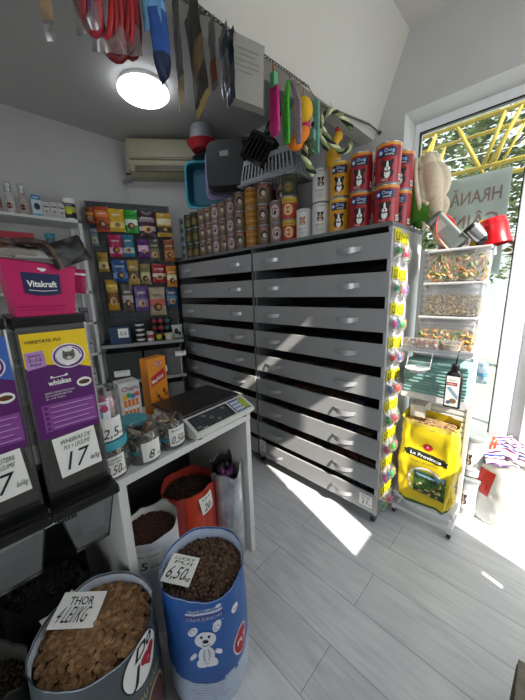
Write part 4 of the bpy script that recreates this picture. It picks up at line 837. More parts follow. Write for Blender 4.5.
mb = MB(); mb.box((-.055, -.012, -.27), (.055, .012, 0), TL, .002); mb.build('card', t); mb = MB(); mp = plane((0, -.0125, -.1), (1, 0, 0), (0, 0, 1)); mb.ell(-.012, 0, .032, .042, mp, PAPER, 1); mb.ell(-.018, .012, .016, .018, mp, INK, 2); mb.ell(.015, -.02, .012, .014, mp, INK, 2); mb.build('picture', t)
for zz in (-.185, -.25): mb = MB(); mb.box((-.045, -.05, zz-.026), (.04, -.012, zz+.026), TL, .004); mb.build('boxed_piece', t)
mb = MB(); hook(mb, (0, 0, .012), (0, 0, -.01)); mb.build('hook', t)
# knotted rope toy and rubber chicken
t = thing('knotted_rope_toy', 'green, black and cream knotted rope toy hanging above the white cans', 'toy', (-.94, 1.50, 2.395)); RG = ['#c8caa0', '#1c241c', '#7a8a5a']
def rope(mb, pts, r=.013, tw=9):
    P = [V(p) for p in pts]; L = []
    for i in range(len(P)-1):
        for k in range(6): L.append(P[i].lerp(P[i+1], k/6))
    L.append(P[-1])
    for _ in range(2): L = [L[0]]+[(L[i-1]+L[i]*2+L[i+1])/4 for i in range(1, len(L)-1)]+[L[-1]]
    for s in range(3):
        Q = []
        for i, p in enumerate(L):
            d = (L[min(i+1, len(L)-1)]-L[max(0, i-1)]).normalized(); a = d.cross(V((.3, .5, .8))).normalized(); b = a.cross(d); q = i*.75+s*2.094; Q.append(p+(a*cos(q)+b*sin(q))*r*.55)
        mb.tube(Q, r*.62, M(RG[s], .9, var=.2), 7)
mb = MB(); rope(mb, [(.02, .19, -.02), (.0, .10, .02), (0, .0, .01), (-.01, -.07, -.05), (0, -.10, -.14), (.02, -.05, -.20)]); mb.build('rope', t)
mb = MB(); rope(mb, [(0, -.09, -.10), (.01, .0, -.15), (.02, .08, -.17), (.03, .15, -.15), (.02, .19, -.09)]); mb.build('rope', t)
mb = MB(); rope(mb, [(0, -.12, -.14), (.0, -.17, -.20), (-.01, -.22, -.24), (0, -.20, -.30), (.0, -.15, -.33)], .016); mb.ball((0, -.18, -.22), (.034, .034, .034), M('#3d5238', .9, var=.8, scale=150)); mb.ball((0, -.13, -.14), (.03, .03, .03), M('#8c9270', .9, var=.8, scale=150)); mb.build('knot', t)
mb = MB(); hook(mb, (0, 0, .04), (0, 0, 0)); mb.build('hook', t)
t = thing('rubber_chicken', 'yellow rubber chicken toy with red comb behind the knotted rope', 'toy', (-1.0, 1.63, 2.40)); YC = M('#d8a51e', .4, var=.08)
mb = MB(); mb.ball((0, 0, -.17), (.045, .045, .065), YC); mb.tube([(0, .0, -.12), (0, .03, -.07), (0, .05, -.045)], .022, YC, 12); mb.ball((0, .055, -.04), (.026, .030, .026), YC); mb.build('body', t)
mb = MB(); mb.ball((0, .05, -.012), (.010, .026, .016), M('#c02420', .5)); mb.ball((0, .09, -.045), (.008, .014, .008), M('#c84a20', .5)); mb.build('comb', t); mb = MB(); hook(mb, (.03, 0, .05), (0, .05, -.02)); mb.build('hook', t)
# ================================================================== WALL SHELVING AT THE LEFT
SHW = M('#c9cac8', .45, var=.02)
sh = thing('wall_shelf', 'white wall shelving unit along the left wall with bottles on top', 'shelf', (-2.92, .05, 0))
def Q(x, y, z): return (x+2.92, y-.05, z)
for y in (-.75, .0, .745):
    mb = MB(); mb.box(Q(-3.055, y-.012, 0), Q(-2.78, y+.012, 2.085), SHW, .001) if y < .7 else (mb.box(Q(-2.80, y-.012, 0), Q(-2.775, y+.012, 2.085), SHW, .001), mb.box(Q(-3.055, y-.012, 0), Q(-3.03, y+.012, 2.085), SHW, .001)); mb.build('upright', sh)
for z in (2.085, 1.80, 1.53, 1.27, 1.0, .70, .4, .1):
    mb = MB(); mb.box(Q(-3.055, -.76, z-.02), Q(-2.775, .757, z), SHW, .001); mb.build('shelf_board', sh)
def boxy(name, label, cat, loc, s, col, group=None, rz=0, face='+x', deco=None):
    t = thing(name, label, cat, loc, rz, group); mb = MB(); mb.box((-s[0]/2, -s[1]/2, 0), (s[0]/2, s[1]/2, s[2]), M(col, .5), .001); mb.build('carton', t)
    if deco:
        mb = MB(); mp = plane((s[0]/2+.0006, 0, 0), (0, 1, 0), (0, 0, 1)); deco(mb, mp, s[1], s[2]); mb.build('print', t)
    return t
def pump(loc, col, label, band):
    t = thing('spray_bottle', label, 'bottle', loc, 0, 'bottles on top of the wall shelf'); mb = MB(); mb.lathe([(0, 0), (.026, 0), (.029, .006), (.029, .10), (.025, .125), (.014, .14), (.013, .15)], M(col, .4, var=.08), seg=20); mb.build('bottle_body', t)
    mb = MB(); mb.lathe([(.0292, .025), (.0292, .085)], M(band, .5), seg=20); mp = cylmap(.0295, -.35, .05); mb.ell(0, 0, .018, .022, mp, M('#5a2c22', .5), 1); mb.text('spray', 0, .028, .012, mp, INK, 'c', k=2, w=.03); mb.build('paper_label', t)
    mb = MB(); mb.lathe([(.018, .14), (.021, .145), (.021, .20), (.012, .214), (0, .215)], CLEARP, seg=20); mb.build('clear_cap', t); mb = MB(); mb.lathe([(.007, .15), (.007, .185), (.012, .187), (.012, .198), (0, .199)], WHITE, seg=12); mb.build('pump_head', t)
pump((-2.83, .26, 2.0855), '#a8a09a', 'spray bottle at the left end of the shelf top', '#8a5a4a'); pump((-2.83, .335, 2.0855), '#b8b4b0', 'spray bottle second from the left on the shelf top', '#c8c4bc'); pump((-2.83, .41, 2.0855), '#a49c98', 'spray bottle with clear cap beside the blue box', '#b8a8a0')
def d1(mb, mp, w, h): mb.rect(-w*.46, h*.75, w*.46, h*.97, mp, M('#2f6a9a', .5)); mb.ell(0, h*.45, w*.3, h*.16, mp, M('#26303a', .6), 2); mb.text('VET', 0, h*.8, h*.13, mp, PAPER, 'c', k=2, w=w*.6); mb.rect(-w*.46, 0.002, w*.46, h*.12, mp, M('#4a9ab0', .5))
boxy('medicine_box', 'white and blue medicine box beside the spray bottles', 'box', (-2.83, .485, 2.0855), (.05, .062, .155), '#b8c4cc', deco=d1)
def d2(mb, mp, w, h):
    mb.rect(-w*.4, h*.68, w*.4, h*.76, mp, INK); mb.ell(0, h*.4, w*.3, h*.1, mp, M('#8a8a88', .6)); mb.text('pets', 0, h*.84, h*.1, mp, INK, 'c', k=2, w=w*.7)
    for i in range(3): mb.rect(-w*.38, h*(.08+.07*i), w*.3, h*(.105+.07*i), mp, M('#777777', .6))
for i, (y, h) in enumerate(((.540, .105), (.589, .112), (.636, .112))): boxy('medicine_box', ['short white box beside the blue topped box', 'middle one of the small white printed boxes', 'small white printed box beside the yellow supplement jar'][i], 'box', (-2.82, y, 2.0855), (.04, .044, h), '#c4c2bc', 'small white boxes on the shelf top', deco=d2)
t = thing('supplement_jar', 'white supplement jar with yellow and black label at the shelf end', 'jar', (-2.835, .70, 2.0855)); t.scale = (.92, .92, 1); mb = MB(); mb.lathe([(0, 0), (.046, 0), (.05, .006), (.05, .125), (.046, .135)], M('#d4d6d4', .4), seg=26); mb.build('jar_body', t)
mb = MB(); mb.lathe([(.048, .134), (.052, .136), (.052, .158), (.048, .163), (0, .163)], M('#e0e2e0', .4), seg=26); mb.build('lid', t)
mb = MB(); mb.lathe([(.0505, .015), (.0505, .06)], M('#1c2030', .4), seg=26); mb.lathe([(.0505, .06), (.0505, .10)], M('#a8b03a', .4), seg=26); mb.lathe([(.0505, .10), (.0505, .125)], M('#2a3050', .4), seg=26)
mp = cylmap(.051, -.35); mb.ell(0, .06, .024, .018, mp, M('#c8c830', .4), 1); mb.text('VITAL', 0, .107, .013, mp, PAPER, 'c', k=1, w=.05); mb.build('paper_label', t)
def d3(mb, mp, w, h): mb.rect(-w*.49, h*.7, w*.49, h*.98, mp, M('#a01c30', .5)); mb.ell(w*.1, h*.35, w*.1, h*.24, mp, INK, 2); mb.ell(w*.32, h*.35, w*.08, h*.2, mp, M('#3a3030', .5), 2)
boxy('treat_box', 'red topped box on the second shelf of the wall unit', 'box', (-2.83, .33, 1.8005), (.08, .20, .16), '#8d8a88', deco=d3)
t = thing('small_tub', 'small teal tub standing on the second shelf of the wall unit', 'tub', (-2.82, .535, 1.8005)); mb = MB(); mb.lathe([(0, 0), (.026, 0), (.03, .13), (.03, .14), (0, .14)], M('#4a5a60', .5), seg=20); mb.build('tub', t); mb = MB(); mb.lathe([(.031, .13), (.034, .132), (.034, .17), (0, .172)], M('#2a7f90', .5), seg=20); mb.build('lid', t)
boxy('medicine_box', 'plain pale box beside the teal tub', 'box', (-2.82, .46, 1.8005), (.05, .06, .11), '#b0b2b0')
rnd = random.Random(9)
for k, (z, y) in enumerate(((1.5305, .67), (1.5305, .60), (1.2705, .68), (1.2705, .60), (1.0005, .68), (1.0005, .60), (.7005, .67))):
    boxy('medicine_box', ['small carton at the end of the third shelf', 'second carton on the third shelf', 'small carton at the end of the fourth shelf', 'second carton on the fourth shelf', 'small carton at the end of the fifth shelf', 'second carton on the fifth shelf', 'small carton at the end of the sixth shelf'][k], 'box', (-2.81, y, z), (.05, .058, .12+.05*rnd.random()), ['#9a9aa0', '#b8b8b4', '#6a5a70', '#c0c0bc', '#a8a8ac', '#707478', '#b0b0b0'][k], deco=d2)
# ================================================================== PEGBOARD WITH HANGING POUCHES
PA = V((-2.985, .86, 0)); PANG = R(66.7)
pg = thing('pegboard_stand', 'dark grey perforated stand with hooks and low shelves in the corner', 'stand', (PA.x, PA.y, 0), PANG)
PG = M('#3d4042', .6, var=.08)
mb = MB(); mb.box((0, .0, .05), (.70, .02, 2.30), PG)
for j in range(44):
    for i in range(16): mb.box((.02+i*.042, -.002, .12+j*.05), (.032+i*.042, .0, .132+j*.05), BLACK)
mb.build('perforated_board', pg)
for x in (0, .685): mb = MB(); mb.box((x, -.01, 0), (x+.015, .03, 2.30), M('#55585a', .5), .002); mb.build('upright', pg)
for z in (1.06, .72, .38, .10): mb = MB(); mb.box((0, -.27, z-.018), (.70, 0, z), M('#2a2b2d', .5), .002); mb.box((0, -.275, z-.03), (.70, -.27, z), M('#8a8c8e', .5)); mb.build('shelf_board', pg)
def pl(x, y, z): return PA+Rz(PANG)@V((x, y, z))
rows = [  # u, ztop, w, h, colour, bands, description
 (.03, 2.24, .07, .13, '#8a4a2a', [(.5, .7, '#c8902a')], 'brown and orange'), (.125, 2.25, .12, .21, '#b04a22', [(.1, .3, '#7a2a18'), (.6, .8, '#d87a30')], 'orange red'),
 (.240, 2.235, .125, .19, '#c8a01e', [(.2, .45, '#e0d060')], 'bright yellow'), (.355, 2.24, .12, .20, '#2f9a3a', [(.35, .6, '#d8e8d0')], 'bright green'),
 (.490, 2.235, .145, .23, '#3a1c2c', [(.25, .42, '#c8b8b0'), (.62, .75, '#8a7a80')], 'dark plum coloured'), (.640, 2.225, .135, .21, '#b08a2a', [(.2, .4, '#2a2a2a'), (.5, .75, '#d8cca8')], 'gold with a dark picture'),
 (.045, 2.07, .06, .15, '#6a7a88', [(.2, .5, '#a0a8a0')], 'blue grey'),
 (.205, 2.02, .115, .19, '#a81c54', [(.2, .45, '#d8a0b0')], 'magenta'), (.310, 2.02, .10, .19, '#23708a', [(.2, .45, '#a0c8d0')], 'teal'), (.435, 1.99, .10, .165, '#5a2078', [(.35, .65, '#d8b0d0')], 'violet with a pink picture'), (.530, 1.99, .095, .20, '#4a463c', [(.2, .6, '#78705a')], 'dark olive'), (.665, 1.99, .10, .20, '#8a4a24', [(.2, .5, '#b87a40')], 'rust brown'),
 (.085, 1.87, .085, .17, '#a8862c', [(.2, .5, '#d8c890')], 'ochre with a pale picture'), (.215, 1.80, .13, .19, '#1f4a86', [(.2, .4, '#5a8ac0')], 'deep blue'), (.325, 1.80, .10, .22, '#a88a3a', [(.25, .55, '#5a4a30')], 'tan and gold'), (.425, 1.77, .10, .19, '#8a7a50', [(.25, .55, '#c8b890')], 'khaki'), (.550, 1.77, .125, .18, '#9a1c24', [(.3, .5, '#d8d0c8')], 'crimson'), (.665, 1.75, .10, .20, '#c07a1c', [(.3, .55, '#e0d8b0')], 'amber'),
 (.125, 1.63, .10, .28, '#b88a24', [(.25, .55, '#7a4a20'), (.7, .8, '#e0c860')], 'tall golden yellow'), (.250, 1.59, .10, .26, '#58504e', [(.3, .6, '#b0a8a0')], 'white and brown striped'), (.370, 1.57, .12, .24, '#58407a', [(.2, .5, '#8a70a8')], 'purple'), (.510, 1.55, .155, .27, '#a89a80', [(.3, .55, '#c05a4a')], 'large cream'), (.650, 1.55, .11, .20, '#1c4468', [(.3, .6, '#4a7aa0')], 'navy blue')]
for i, (u, zt, w, h, col, bands, d) in enumerate(rows):
    loc = pl(u, -.035-.012*(i % 3), zt-h)
    t = thing('treat_pouch', d+' treat pouch hanging on the dark pegboard', 'pouch', loc, PANG+R(random.uniform(-9, 9)), 'treat pouches on the pegboard')
    mb = MB(); f = pouch(mb, w, h, .035, M(col, .35, var=.15), [(a, b, M(c, .45, var=.2)) for a, b, c in bands]+[(.93, 1, M(col, .3, var=.3))], seed=i*3.3, wr=.005)
    mb.build('pack', t); mb = MB(); b = bands[0][2]; mb.ell(0, h*.30, w*.27, h*.14, f, M('#3a2c22' if i % 2 else '#c8a878', .6, var=.3), 1.5, 14); mb.ell(w*.05, h*.30, w*.13, h*.08, f, M('#c89050' if i % 2 else '#6a3c22', .6), 2.4, 12)
    mb.text(['SNACK', 'dent', 'JERKY', 'TREATS', 'DOG', 'pui'][i % 6], 0, h*.68, h*.12, f, M('#e8e4d8', .5) if i % 3 else INK, 'c', off=.01, k=2, w=w*.62)
    mb.build('print', t)
    mb = MB(); mb.tube([(0, .035+.012*(i % 3), h-.008), (0, -.03, h-.006)], .002, CHM, 6); mb.build('hook', t)
# low shelf goods
def onshelf(x, y, z): p = pl(x, y, z); return (p.x, p.y, z)
def d4(mb, mp, w, h): mb.rect(-w*.1, h*.35, w*.4, h*.9, mp, PAPER); mb.text('5,5', w*.15, h*.5, h*.3, mp, INK, 'c', k=2, w=w*.3)
boxy('treat_box', 'dark blue box with white price paper on the low shelf of the pegboard', 'box', onshelf(.16, -.19, 1.0605), (.10, .17, .15), '#1c3a5c', rz=PANG-pi/2, deco=d4)
for i in range(4):
    t = thing('cat_food_tin', ['bottom', 'second', 'third', 'top'][i]+' tin of the black and white stack on the low shelf', 'can', onshelf(.325, -.21, 1.0605+i*.045), 0, 'black and white tins'); mb = MB(); mb.lathe([(0, 0), (.036, 0), (.038, .004), (.038, .04), (.036, .044), (0, .044)], M('#1c1c1e', .4), seg=20); mb.build('tin', t); mb = MB(); mb.lathe([(.0385, .012), (.0385, .03)], M('#c0c0bc', .5), seg=20); mb.build('paper_label', t)
for i in range(3):
    for j in range(3): t = thing('cat_food_tin', ['left', 'middle', 'right'][i]+' column of red tins, '+['bottom', 'middle', 'top'][j]+' tin', 'can', onshelf(.455+i*.062, -.10, 1.0605+j*.068), 0, 'small red tins'); mb = MB(); mb.lathe([(0, 0), (.028, 0), (.03, .003), (.03, .062), (.028, .066), (0, .066)], M('#17181a', .4), seg=16); mb.build('tin', t); mb = MB(); mb.lathe([(.0305, .02), (.0305, .048)], M(['#8a1c2c', '#a02438', '#2a6a68'][i], .5), seg=16); mb.build('paper_label', t)
t = thing('small_tub', 'white tub with red band between the tins on the low shelf', 'tub', onshelf(.41, -.22, 1.0605)); mb = MB(); mb.lathe([(0, 0), (.03, 0), (.032, .08), (.034, .082), (.034, .09), (0, .09)], M('#c4c4c0', .5), seg=20); mb.build('tub', t); mb = MB(); mb.lathe([(.0318, .03), (.0325, .06)], M('#9a2a2c', .5), seg=20); mb.build('band', t)
t = thing('toy_ball', 'yellow green ball resting on the low shelf of the pegboard', 'ball', onshelf(.485, -.225, 1.0905)); mb = MB(); mb.ball((0, 0, 0), .03, M('#a8b024', .6)); mb.build('ball_shell', t)
t = thing('small_tub', 'low pale tub beside the yellow green ball', 'tub', onshelf(.575, -.215, 1.0605)); mb = MB(); mb.lathe([(0, 0), (.035, 0), (.042, .05), (.045, .052), (.045, .06), (0, .06)], M('#c8c4b0', .5), seg=22); mb.build('tub', t)
t = thing('food_pouch', 'white pouch with black drawing at the right of the low shelf', 'pouch', onshelf(.655, -.20, 1.0605), PANG); mb = MB(); f = pouch(mb, .10, .13, .05, M('#b4b6b8', .5), [], wr=.006, seed=4); mb.ell(-.01, .07, .02, .03, f, INK, 2); mb.ell(.02, .05, .012, .02, f, INK, 2); mb.build('pack', t)
BIN = M('#17181a', .35, var=.2)
for i, (x, w) in enumerate(((.17, .29), (.50, .33))):
    for j, z in enumerate((.7205, .3805)):
        t = thing('storage_bin', ['left', 'right'][i]+' dark storage bin on the '+['upper', 'lower'][j]+' bin shelf under the pegboard', 'bin', onshelf(x, -.14, z), PANG, 'dark storage bins'); mb = MB()
        mb.box((-w/2, -.12, 0), (w/2, .12, .008), BIN); mb.box((-w/2, -.12, 0), (-w/2+.006, .12, .27), BIN); mb.box((w/2-.006, -.12, 0), (w/2, .12, .27), BIN); mb.box((-w/2, .114, 0), (w/2, .12, .27), BIN); mb.box((-w/2, -.125, 0), (w/2, -.118, .26), SMOKE); mb.build('bin_shell', t)
        mb = MB(); mb.box((-w/2+.01, -.11, .01), (w/2-.01, .11, .16), M('#3a2a20', .9, var=.5, scale=120, bump=.5), .01); mb.build('dry_food', t)['kind'] = 'stuff'
        mb = MB(); mp = plane((-w*.12, -.1265, .07), (1, 0, 0), (0, 0, 1)); price(mb, mp, .13, .055, '', '', ['PLICURI', 'PISICA'], sh=.2); mb.build('price_tag', t)
for i, x in enumerate((.38, .44)):
    t = thing('stick_pouch', ['orange stick treat pack leaning in front of the bins', 'red orange stick treat pack right of the other stick pack'][i], 'pouch', onshelf(x, -.262, .7205), PANG, rot=(R(-3), R([8, -6][i]), PANG)); mb = MB(); pouch(mb, .035, .20, .012, M(['#b8742a', '#a83c20'][i], .4), [(.6, .8, M('#d8a83a', .4))], seed=i); mb.build('pack', t)
tg = thing('price_card', 'small white price card on the shelf edge near the cabinet', 'card', onshelf(.66, -.279, .9), PANG); mb = MB(); mb.box((-.05, -.001, 0), (.05, .001, .045), PAPER); price(mb, plane((0, -.002, .022), (1, 0, 0), (0, 0, 1)), .10, .045, '', '', ['JUCARII', 'LEI'], sh=.2); mb.build('card', tg)
mb = MB(); mb.box((-.006, -.0, -.18), (.006, .003, .02), ALU); mb.build('holder', tg)
# ================================================================== TOY PACKS ON THE CABINET SIDE
YL = M('#d8cc1c', .5, var=.06)
def toy_pack(kind, seed):
    rnd = random.Random(seed); t = thing('toy_pack', 'toy pack', 'toy', (0, 0, 0), 0, 'small toy packs hung on the cabinet side')
    mb = MB(); mb.box((0, -.045, -.062), (.0016, .045, 0), YL); mp = plane((.0022, 0, -.062), (0, 1, 0), (0, 0, 1))
    for i in (-1, 1): mb.ell(i*.020, .030, .012, .018, mp, INK, 1, 12); mb.ell(i*.020, .030, .007, .012, mp, YL, 2, 12)
    mb.rect(-.035, .006, .035, .011, mp, INK, 1); mb.build('header_card', t)
    mb = MB(); mb.grid(lambda u, v: V((.003+.036*sin(pi*u)**.6*sin(pi*v)**.5, -.045+.09*u, -.165+.105*v)), 10, 8, FILM); mb.build('clear_bag', t)
    c = [['#3a9a3c', '#d0445c'], ['#c8452c', '#d8789c'], ['#2f8f4a', '#d8a030'], ['#c03a5c', '#4a9a40'], ['#5a6a9a', '#c03030'], ['#e0609a', '#3a80c0']][kind]
    mb = MB(); mb.ball((.018, -.016, -.112), (.016, .022, .024), M(c[0], .4, var=.1), 12, 8); mb.ball((.018, -.010, -.135), (.012, .014, .012), M('#d8d8d0', .4), 10, 6); mb.build('toy_ball', t)
    mb = MB()
    if kind % 2: mb.tube([V((.018, .018+.018*cos(a*.63), -.118+.024*sin(a*.63))) for a in range(10)], .006, M(c[1], .4), 7, closed=True)
    else: mb.ball((.018, .020, -.105), .014, M(c[1], .4), 10, 7); mb.ball((.018, .022, -.130), .014, M(c[1], .4), 10, 7); mb.tube([(.018, .02, -.105), (.018, .022, -.13)], .006, M(c[1], .4), 6)
    mb.build('toy_ring' if kind % 2 else 'toy_dumbbell', t)
    return t
proto = [toy_pack(k, k) for k in range(6)]; used = set(); kinds = ['green and pink balls', 'red ball and pink ring', 'green ball and orange dumbbell', 'pink ball and green ring', 'blue ball and red dumbbell', 'pink ball and blue ring']
rw = ['top', 'second', 'third', 'fourth', 'fifth', 'sixth', 'seventh', 'eighth', 'ninth']
for r in range(9):
    for c, y in enumerate((1.635, 1.735)):
        k = (r*2+c*3+r//2) % 6; lab = f'yellow carded toy pack with {kinds[k]}, {rw[r]} row, {["front", "rear"][c]} column'; loc = (CX1+.0045+(.002 if c else 0), y, 1.785-.19*r-(.015 if c else 0)); rz = random.uniform(-.03, .03)
        if k not in used: used.add(k); o = proto[k]; o.location = loc; o['label'] = lab
        else: dup(proto[k], loc, 0, lab)
for i, p_ in enumerate(proto):
    if i not in used: bpy.data.objects.remove(p_)
# ================================================================== GOODS ON THE DISPLAY RACK
BOXP = clear((.95, .96, .97), .25, .12, .96, .12)
BIS = [M(c, .7, var=.2) for c in ('#c8843c', '#d0a870', '#7a8a4a', '#b87848', '#d8c090', '#5f7a3c')]
def clear_box(z, h, xl, xr, label, fill, name='clear_container'):
    cx = (xl+xr)/2; w = (xr-xl); t = thing(name, label, 'container', (cx, 1.875, z), group='stacked clear containers'); d = .15
    mb = MB(); T = .94; vs = []
    for zz, k in ((0, T), (h-.012, 1)):
        for sx, sy in ((-1, -1), (1, -1), (1, 1), (-1, 1)): vs.append(V((sx*w/2*k, sy*d/2*k, zz)))
    mb.add(vs, [(0, 1, 5, 4), (1, 2, 6, 5), (2, 3, 7, 6), (3, 0, 4, 7), (3, 2, 1, 0)], BOXP); mb.build('box_body', t)
    mb = MB(); mb.box((-w/2-.008, -d/2-.008, h-.016), (w/2+.008, d/2+.008, h-.002), M('#d8dadd', .35, alpha=.75), .005); mb.build('lid', t)
    for s in (-1, 1): mb = MB(); mb.box((s*(w/2+.010)-.004, -.03, h-.045), (s*(w/2+.010)+.004, .03, h-.004), M('#d0d2d6', .35), .003); mb.build('clip', t)
    mb = MB(); rnd = random.Random(int(z*100)); mode, top = fill; vs = []
    if mode == 'bis':
        for i in range(760):
            x = rnd.uniform(-w/2*.9, w/2*.9); y = -d/2*.86+abs(rnd.gauss(0, .012)); zz = .01+rnd.random()*(top-.01)
            if y > d/2*.85: continue
            a = Rz(rnd.gauss(0, .5))@Rx(pi/2+rnd.gauss(0, .4)); q = .015+.005*rnd.random(); mb.lathe([(0, -.003), (q*.8, -.003), (q, 0), (q*.8, .003), (0, .003)], rnd.choice(BIS), (x, y, zz), 9, a)
        mb.box((-w/2*.88, -d/2*.62, .004), (w/2*.88, d/2*.86, top-.01), M('#b08850', .8, var=.4, scale=60), .008)
    else:
        mb.box((-w/2*.90, -d/2*.88, .004), (w/2*.90, d/2*.88, top-.006), M('#8a7850', .8, var=.6, scale=150, bump=1), .008)
        for i in range(1100):
            x = rnd.uniform(-w/2*.9, w/2*.9); f = rnd.random() < .7; y = -d/2*.885 if f else rnd.uniform(-d/2*.88, d/2*.8); zz = .008+rnd.random()*(top-.01) if f else top-.006
            u = V((rnd.gauss(0, 1), rnd.gauss(0, .3), rnd.gauss(0, 1))).normalized()*.006; mb.tube([V((x, y, zz))-u, V((x, y, zz))+u], .0040, rnd.choice([M(c, .7) for c in ('#d0b060', '#4a3a20', '#b08c44', '#2a2418', '#d8c8a0', '#7a5a2a')]), 5)
    mb.build('dry_mix', t)['kind'] = 'stuff'
clear_box(1.512, .165, -.500, -.236, 'top clear container filled with orange and green biscuits', ('bis', .128))
clear_box(1.330, .178, -.508, -.246, 'middle clear container filled with brown grain mix', ('seed', .105))
clear_box(1.1405, .186, -.520, -.262, 'bottom clear container of reddish biscuits in the stack', ('bis', .10))
# small packs and clear tubs in front of the bottom container
t = thing('treat_tray', 'clear tray of red and brown treats at the front of the rack shelf', 'tray', (-.495, 1.80, 1.1465)); mb = MB(); mb.box((-.09, -.045, 0), (.09, -.004, .055), BOXP, .008); mb.build('tray_shell', t)
rnd = random.Random(5); mb = MB()
for i in range(60): mb.ball((rnd.uniform(-.08, .08), rnd.uniform(-.038, -.010), .008+rnd.random()*.036), .008, M(rnd.choice(['#a83028', '#5a3424', '#c8a078', '#d8d0c8', '#8a2430']), .6), 7, 5)
mb.build('treats', t)['kind'] = 'stuff'
t.location = (-.495, 1.79+.0, 1.1465)
mb = MB(); mb.box((-.60, 1.745, 1.128), (-.245, 1.796, 1.1455), CLEARP); mb.box((-.60, 1.745, 1.128), (-.245, 1.748, 1.1475), CLEARP); o = mb.build('shelf_tray', rk); o.location = tuple(-O2)
t = thing('treat_tub', 'round clear tub with pale treats beside the red treat tray', 'tub', (-.345, 1.772, 1.1465)); mb = MB(); mb.lathe([(0, 0), (.040, 0), (.046, .045), (.048, .047), (.048, .055), (0, .055)], BOXP, seg=24, sy=.5); mb.build('tub_shell', t); mb = MB(); mb.lathe([(0, .003), (.036, .003), (.040, .03), (0, .034)], M('#c8b8a0', .8, var=.4, scale=80), seg=20, sy=.5); mb.build('treats', t)['kind'] = 'stuff'
# teal pads
TP = M('#7fa8a5', .6, var=.06); TP2 = M('#93b8b4', .6, var=.05)
ORD = ['bottom', 'second from the bottom', 'third from the bottom', 'fourth from the bottom', 'fifth from the bottom', 'fifth from the top', 'fourth from the top', 'third from the top', 'second from the top', 'top']
for i in range(10):
    z = .8665+i*.0195; t = thing('training_pad_pack', 'folded teal training pad pack number lying in the pile', 'pad', (-.420+random.uniform(-.004, .004), 1.872+random.uniform(-.003, .003), z), R(random.uniform(-1.2, 1.2)), 'teal training pads')
    t['label'] = 'folded teal training pad, '+ORD[i]+' of the flat pile on the rack'
    mb = MB(); mb.box((-.160, -.08, 0), (.160, .08, .0185), TP if i % 3 else TP2, .005); mb.build('folded_pad', t)
    mb = MB(); mb.box((-.158, -.0815, .007), (.158, -.0795, .010), M('#5a8884', .7)); mb.build('fold_line', t)
# hanging clear scoop bowl
t = thing('plastic_bowl', 'clear shallow plastic bowl hooked in front of the teal pads', 'bowl', (-.492, 1.735, 1.02)); mb = MB(); mb.lathe([(0, -.008), (.040, -.006), (.058, .012), (.064, .016), (.058, .014), (.038, -.003), (0, -.005)], M('#d6d8da', .3, var=.02), seg=28); mb.build('dish', t)
mb = MB(); mb.tube([(-.06, 0, .014), (-.062, .03, .08), (-.062, .045, .118)], .002, RW, 6); mb.tube([(.06, 0, .014), (.062, .03, .08), (.062, .045, .118)], .002, RW, 6); mb.tube([(-.062, .01, .05), (0, -.03, .06), (.062, .01, .05)], .002, CLEARP, 6); mb.build('wire_hanger', t)
# bottle
t = thing('shampoo_bottle', 'white bottle with black cap hanging in front of the rack', 'bottle', (-.312, 1.745, .845)); mb = MB(); W_ = M('#c9cbd0', .35)
def bot(mb, w, d, z0, z1, ww, mat, e=.5):
    mb.grid(lambda u, v: V((math.copysign(abs(cos(2*pi*u))**e, cos(2*pi*u))*w/2*ww(v), math.copysign(abs(sin(2*pi*u))**e, sin(2*pi*u))*d/2*ww(v)**.5, z0+(z1-z0)*v)), 28, 10, mat)
bot(mb, .078, .036, 0, .205, lambda v: .97+.03*sin(pi*v) if v < .85 else max(.3, 1-.55*((v-.85)/.15)**1.5), BLACK); mb.add([(-.038, -.017, 0), (.038, -.017, 0), (.038, .017, 0), (-.038, .017, 0)], [(0, 3, 2, 1)], BLACK); mb.build('bottle_body', t)
mb = MB(); mp = plane((0, -.0190, 0), (1, 0, 0), (0, 0, 1)); mb.rect(-.030, .010, .030, .175, mp, PAPER, 1); mb.rect(-.028, .125, .020, .142, mp, RD, 2); mb.text('PERFECT', -.004, .129, .010, mp, PAPER, 'c', k=3, off=.01, w=.04); mb.text('shampoo', -.002, .152, .009, mp, INK, 'c', k=2, w=.034)
mb.poly([(-.028, .112), (.026, .05), (.028, .07), (-.010, .115)], mp, M('#8aa4c0', .5), 2); mb.ell(.006, .040, .016, .014, mp, M('#8a6a4a', .5), 2); mb.ell(-.014, .030, .010, .010, mp, M('#4a6a8a', .5), 2.2); mb.build('paper_label', t)
mb = MB(); mb.lathe([(.017, .198), (.019, .203), (.019, .232), (.012, .240), (0, .241)], BLACK, seg=20); mb.tube([(0, 0, .24), (.004, 0, .27), (.006, .02, .305)], .003, BLACK, 8); mb.build('cap', t)
mb = MB(); mb.tube([(.006, .018, .302), (.006, .05, .306), (.006, .058, .312)], .0016, CHM, 5); mb.build('hook', t)
# white carton and yellow seed sack
boxy('storage_carton', 'white open carton behind the top of the yellow sack', 'box', (-.500, 1.905, .1605), (.15, .08, .615), '#d2d2ce', rz=R(90))
YB = M('#dcc21a', .35, var=.06, scale=10); YG = M('#3a5a2a', .5)
t = thing('seed_sack', 'yellow open sack of seeds with green picture on the rack base', 'bag', (-.415, 1.812, .166)); hS = .555
def YP(a, z, o=0):
    c, s = cos(a), sin(a); e = .42; k = 1-.10*max(0, .15-z/hS)/.15+.03*sin(z/hS*pi)-.04*(z/hS); n = .020*noise.noise(V((c*2, s*2, z*9)))+.006*noise.noise(V((c*7, s*7, z*30)))
    return V((math.copysign(abs(c)**e, c)*(.150*k+n+o), math.copysign(abs(s)**e, s)*(.058+.012*sin(z/hS*pi)+n+o), z))
def YT(a): return hS-.010*cos(a)+.022*sin(a)+.008*noise.noise(V((cos(a)*3, sin(a)*3, 1)))
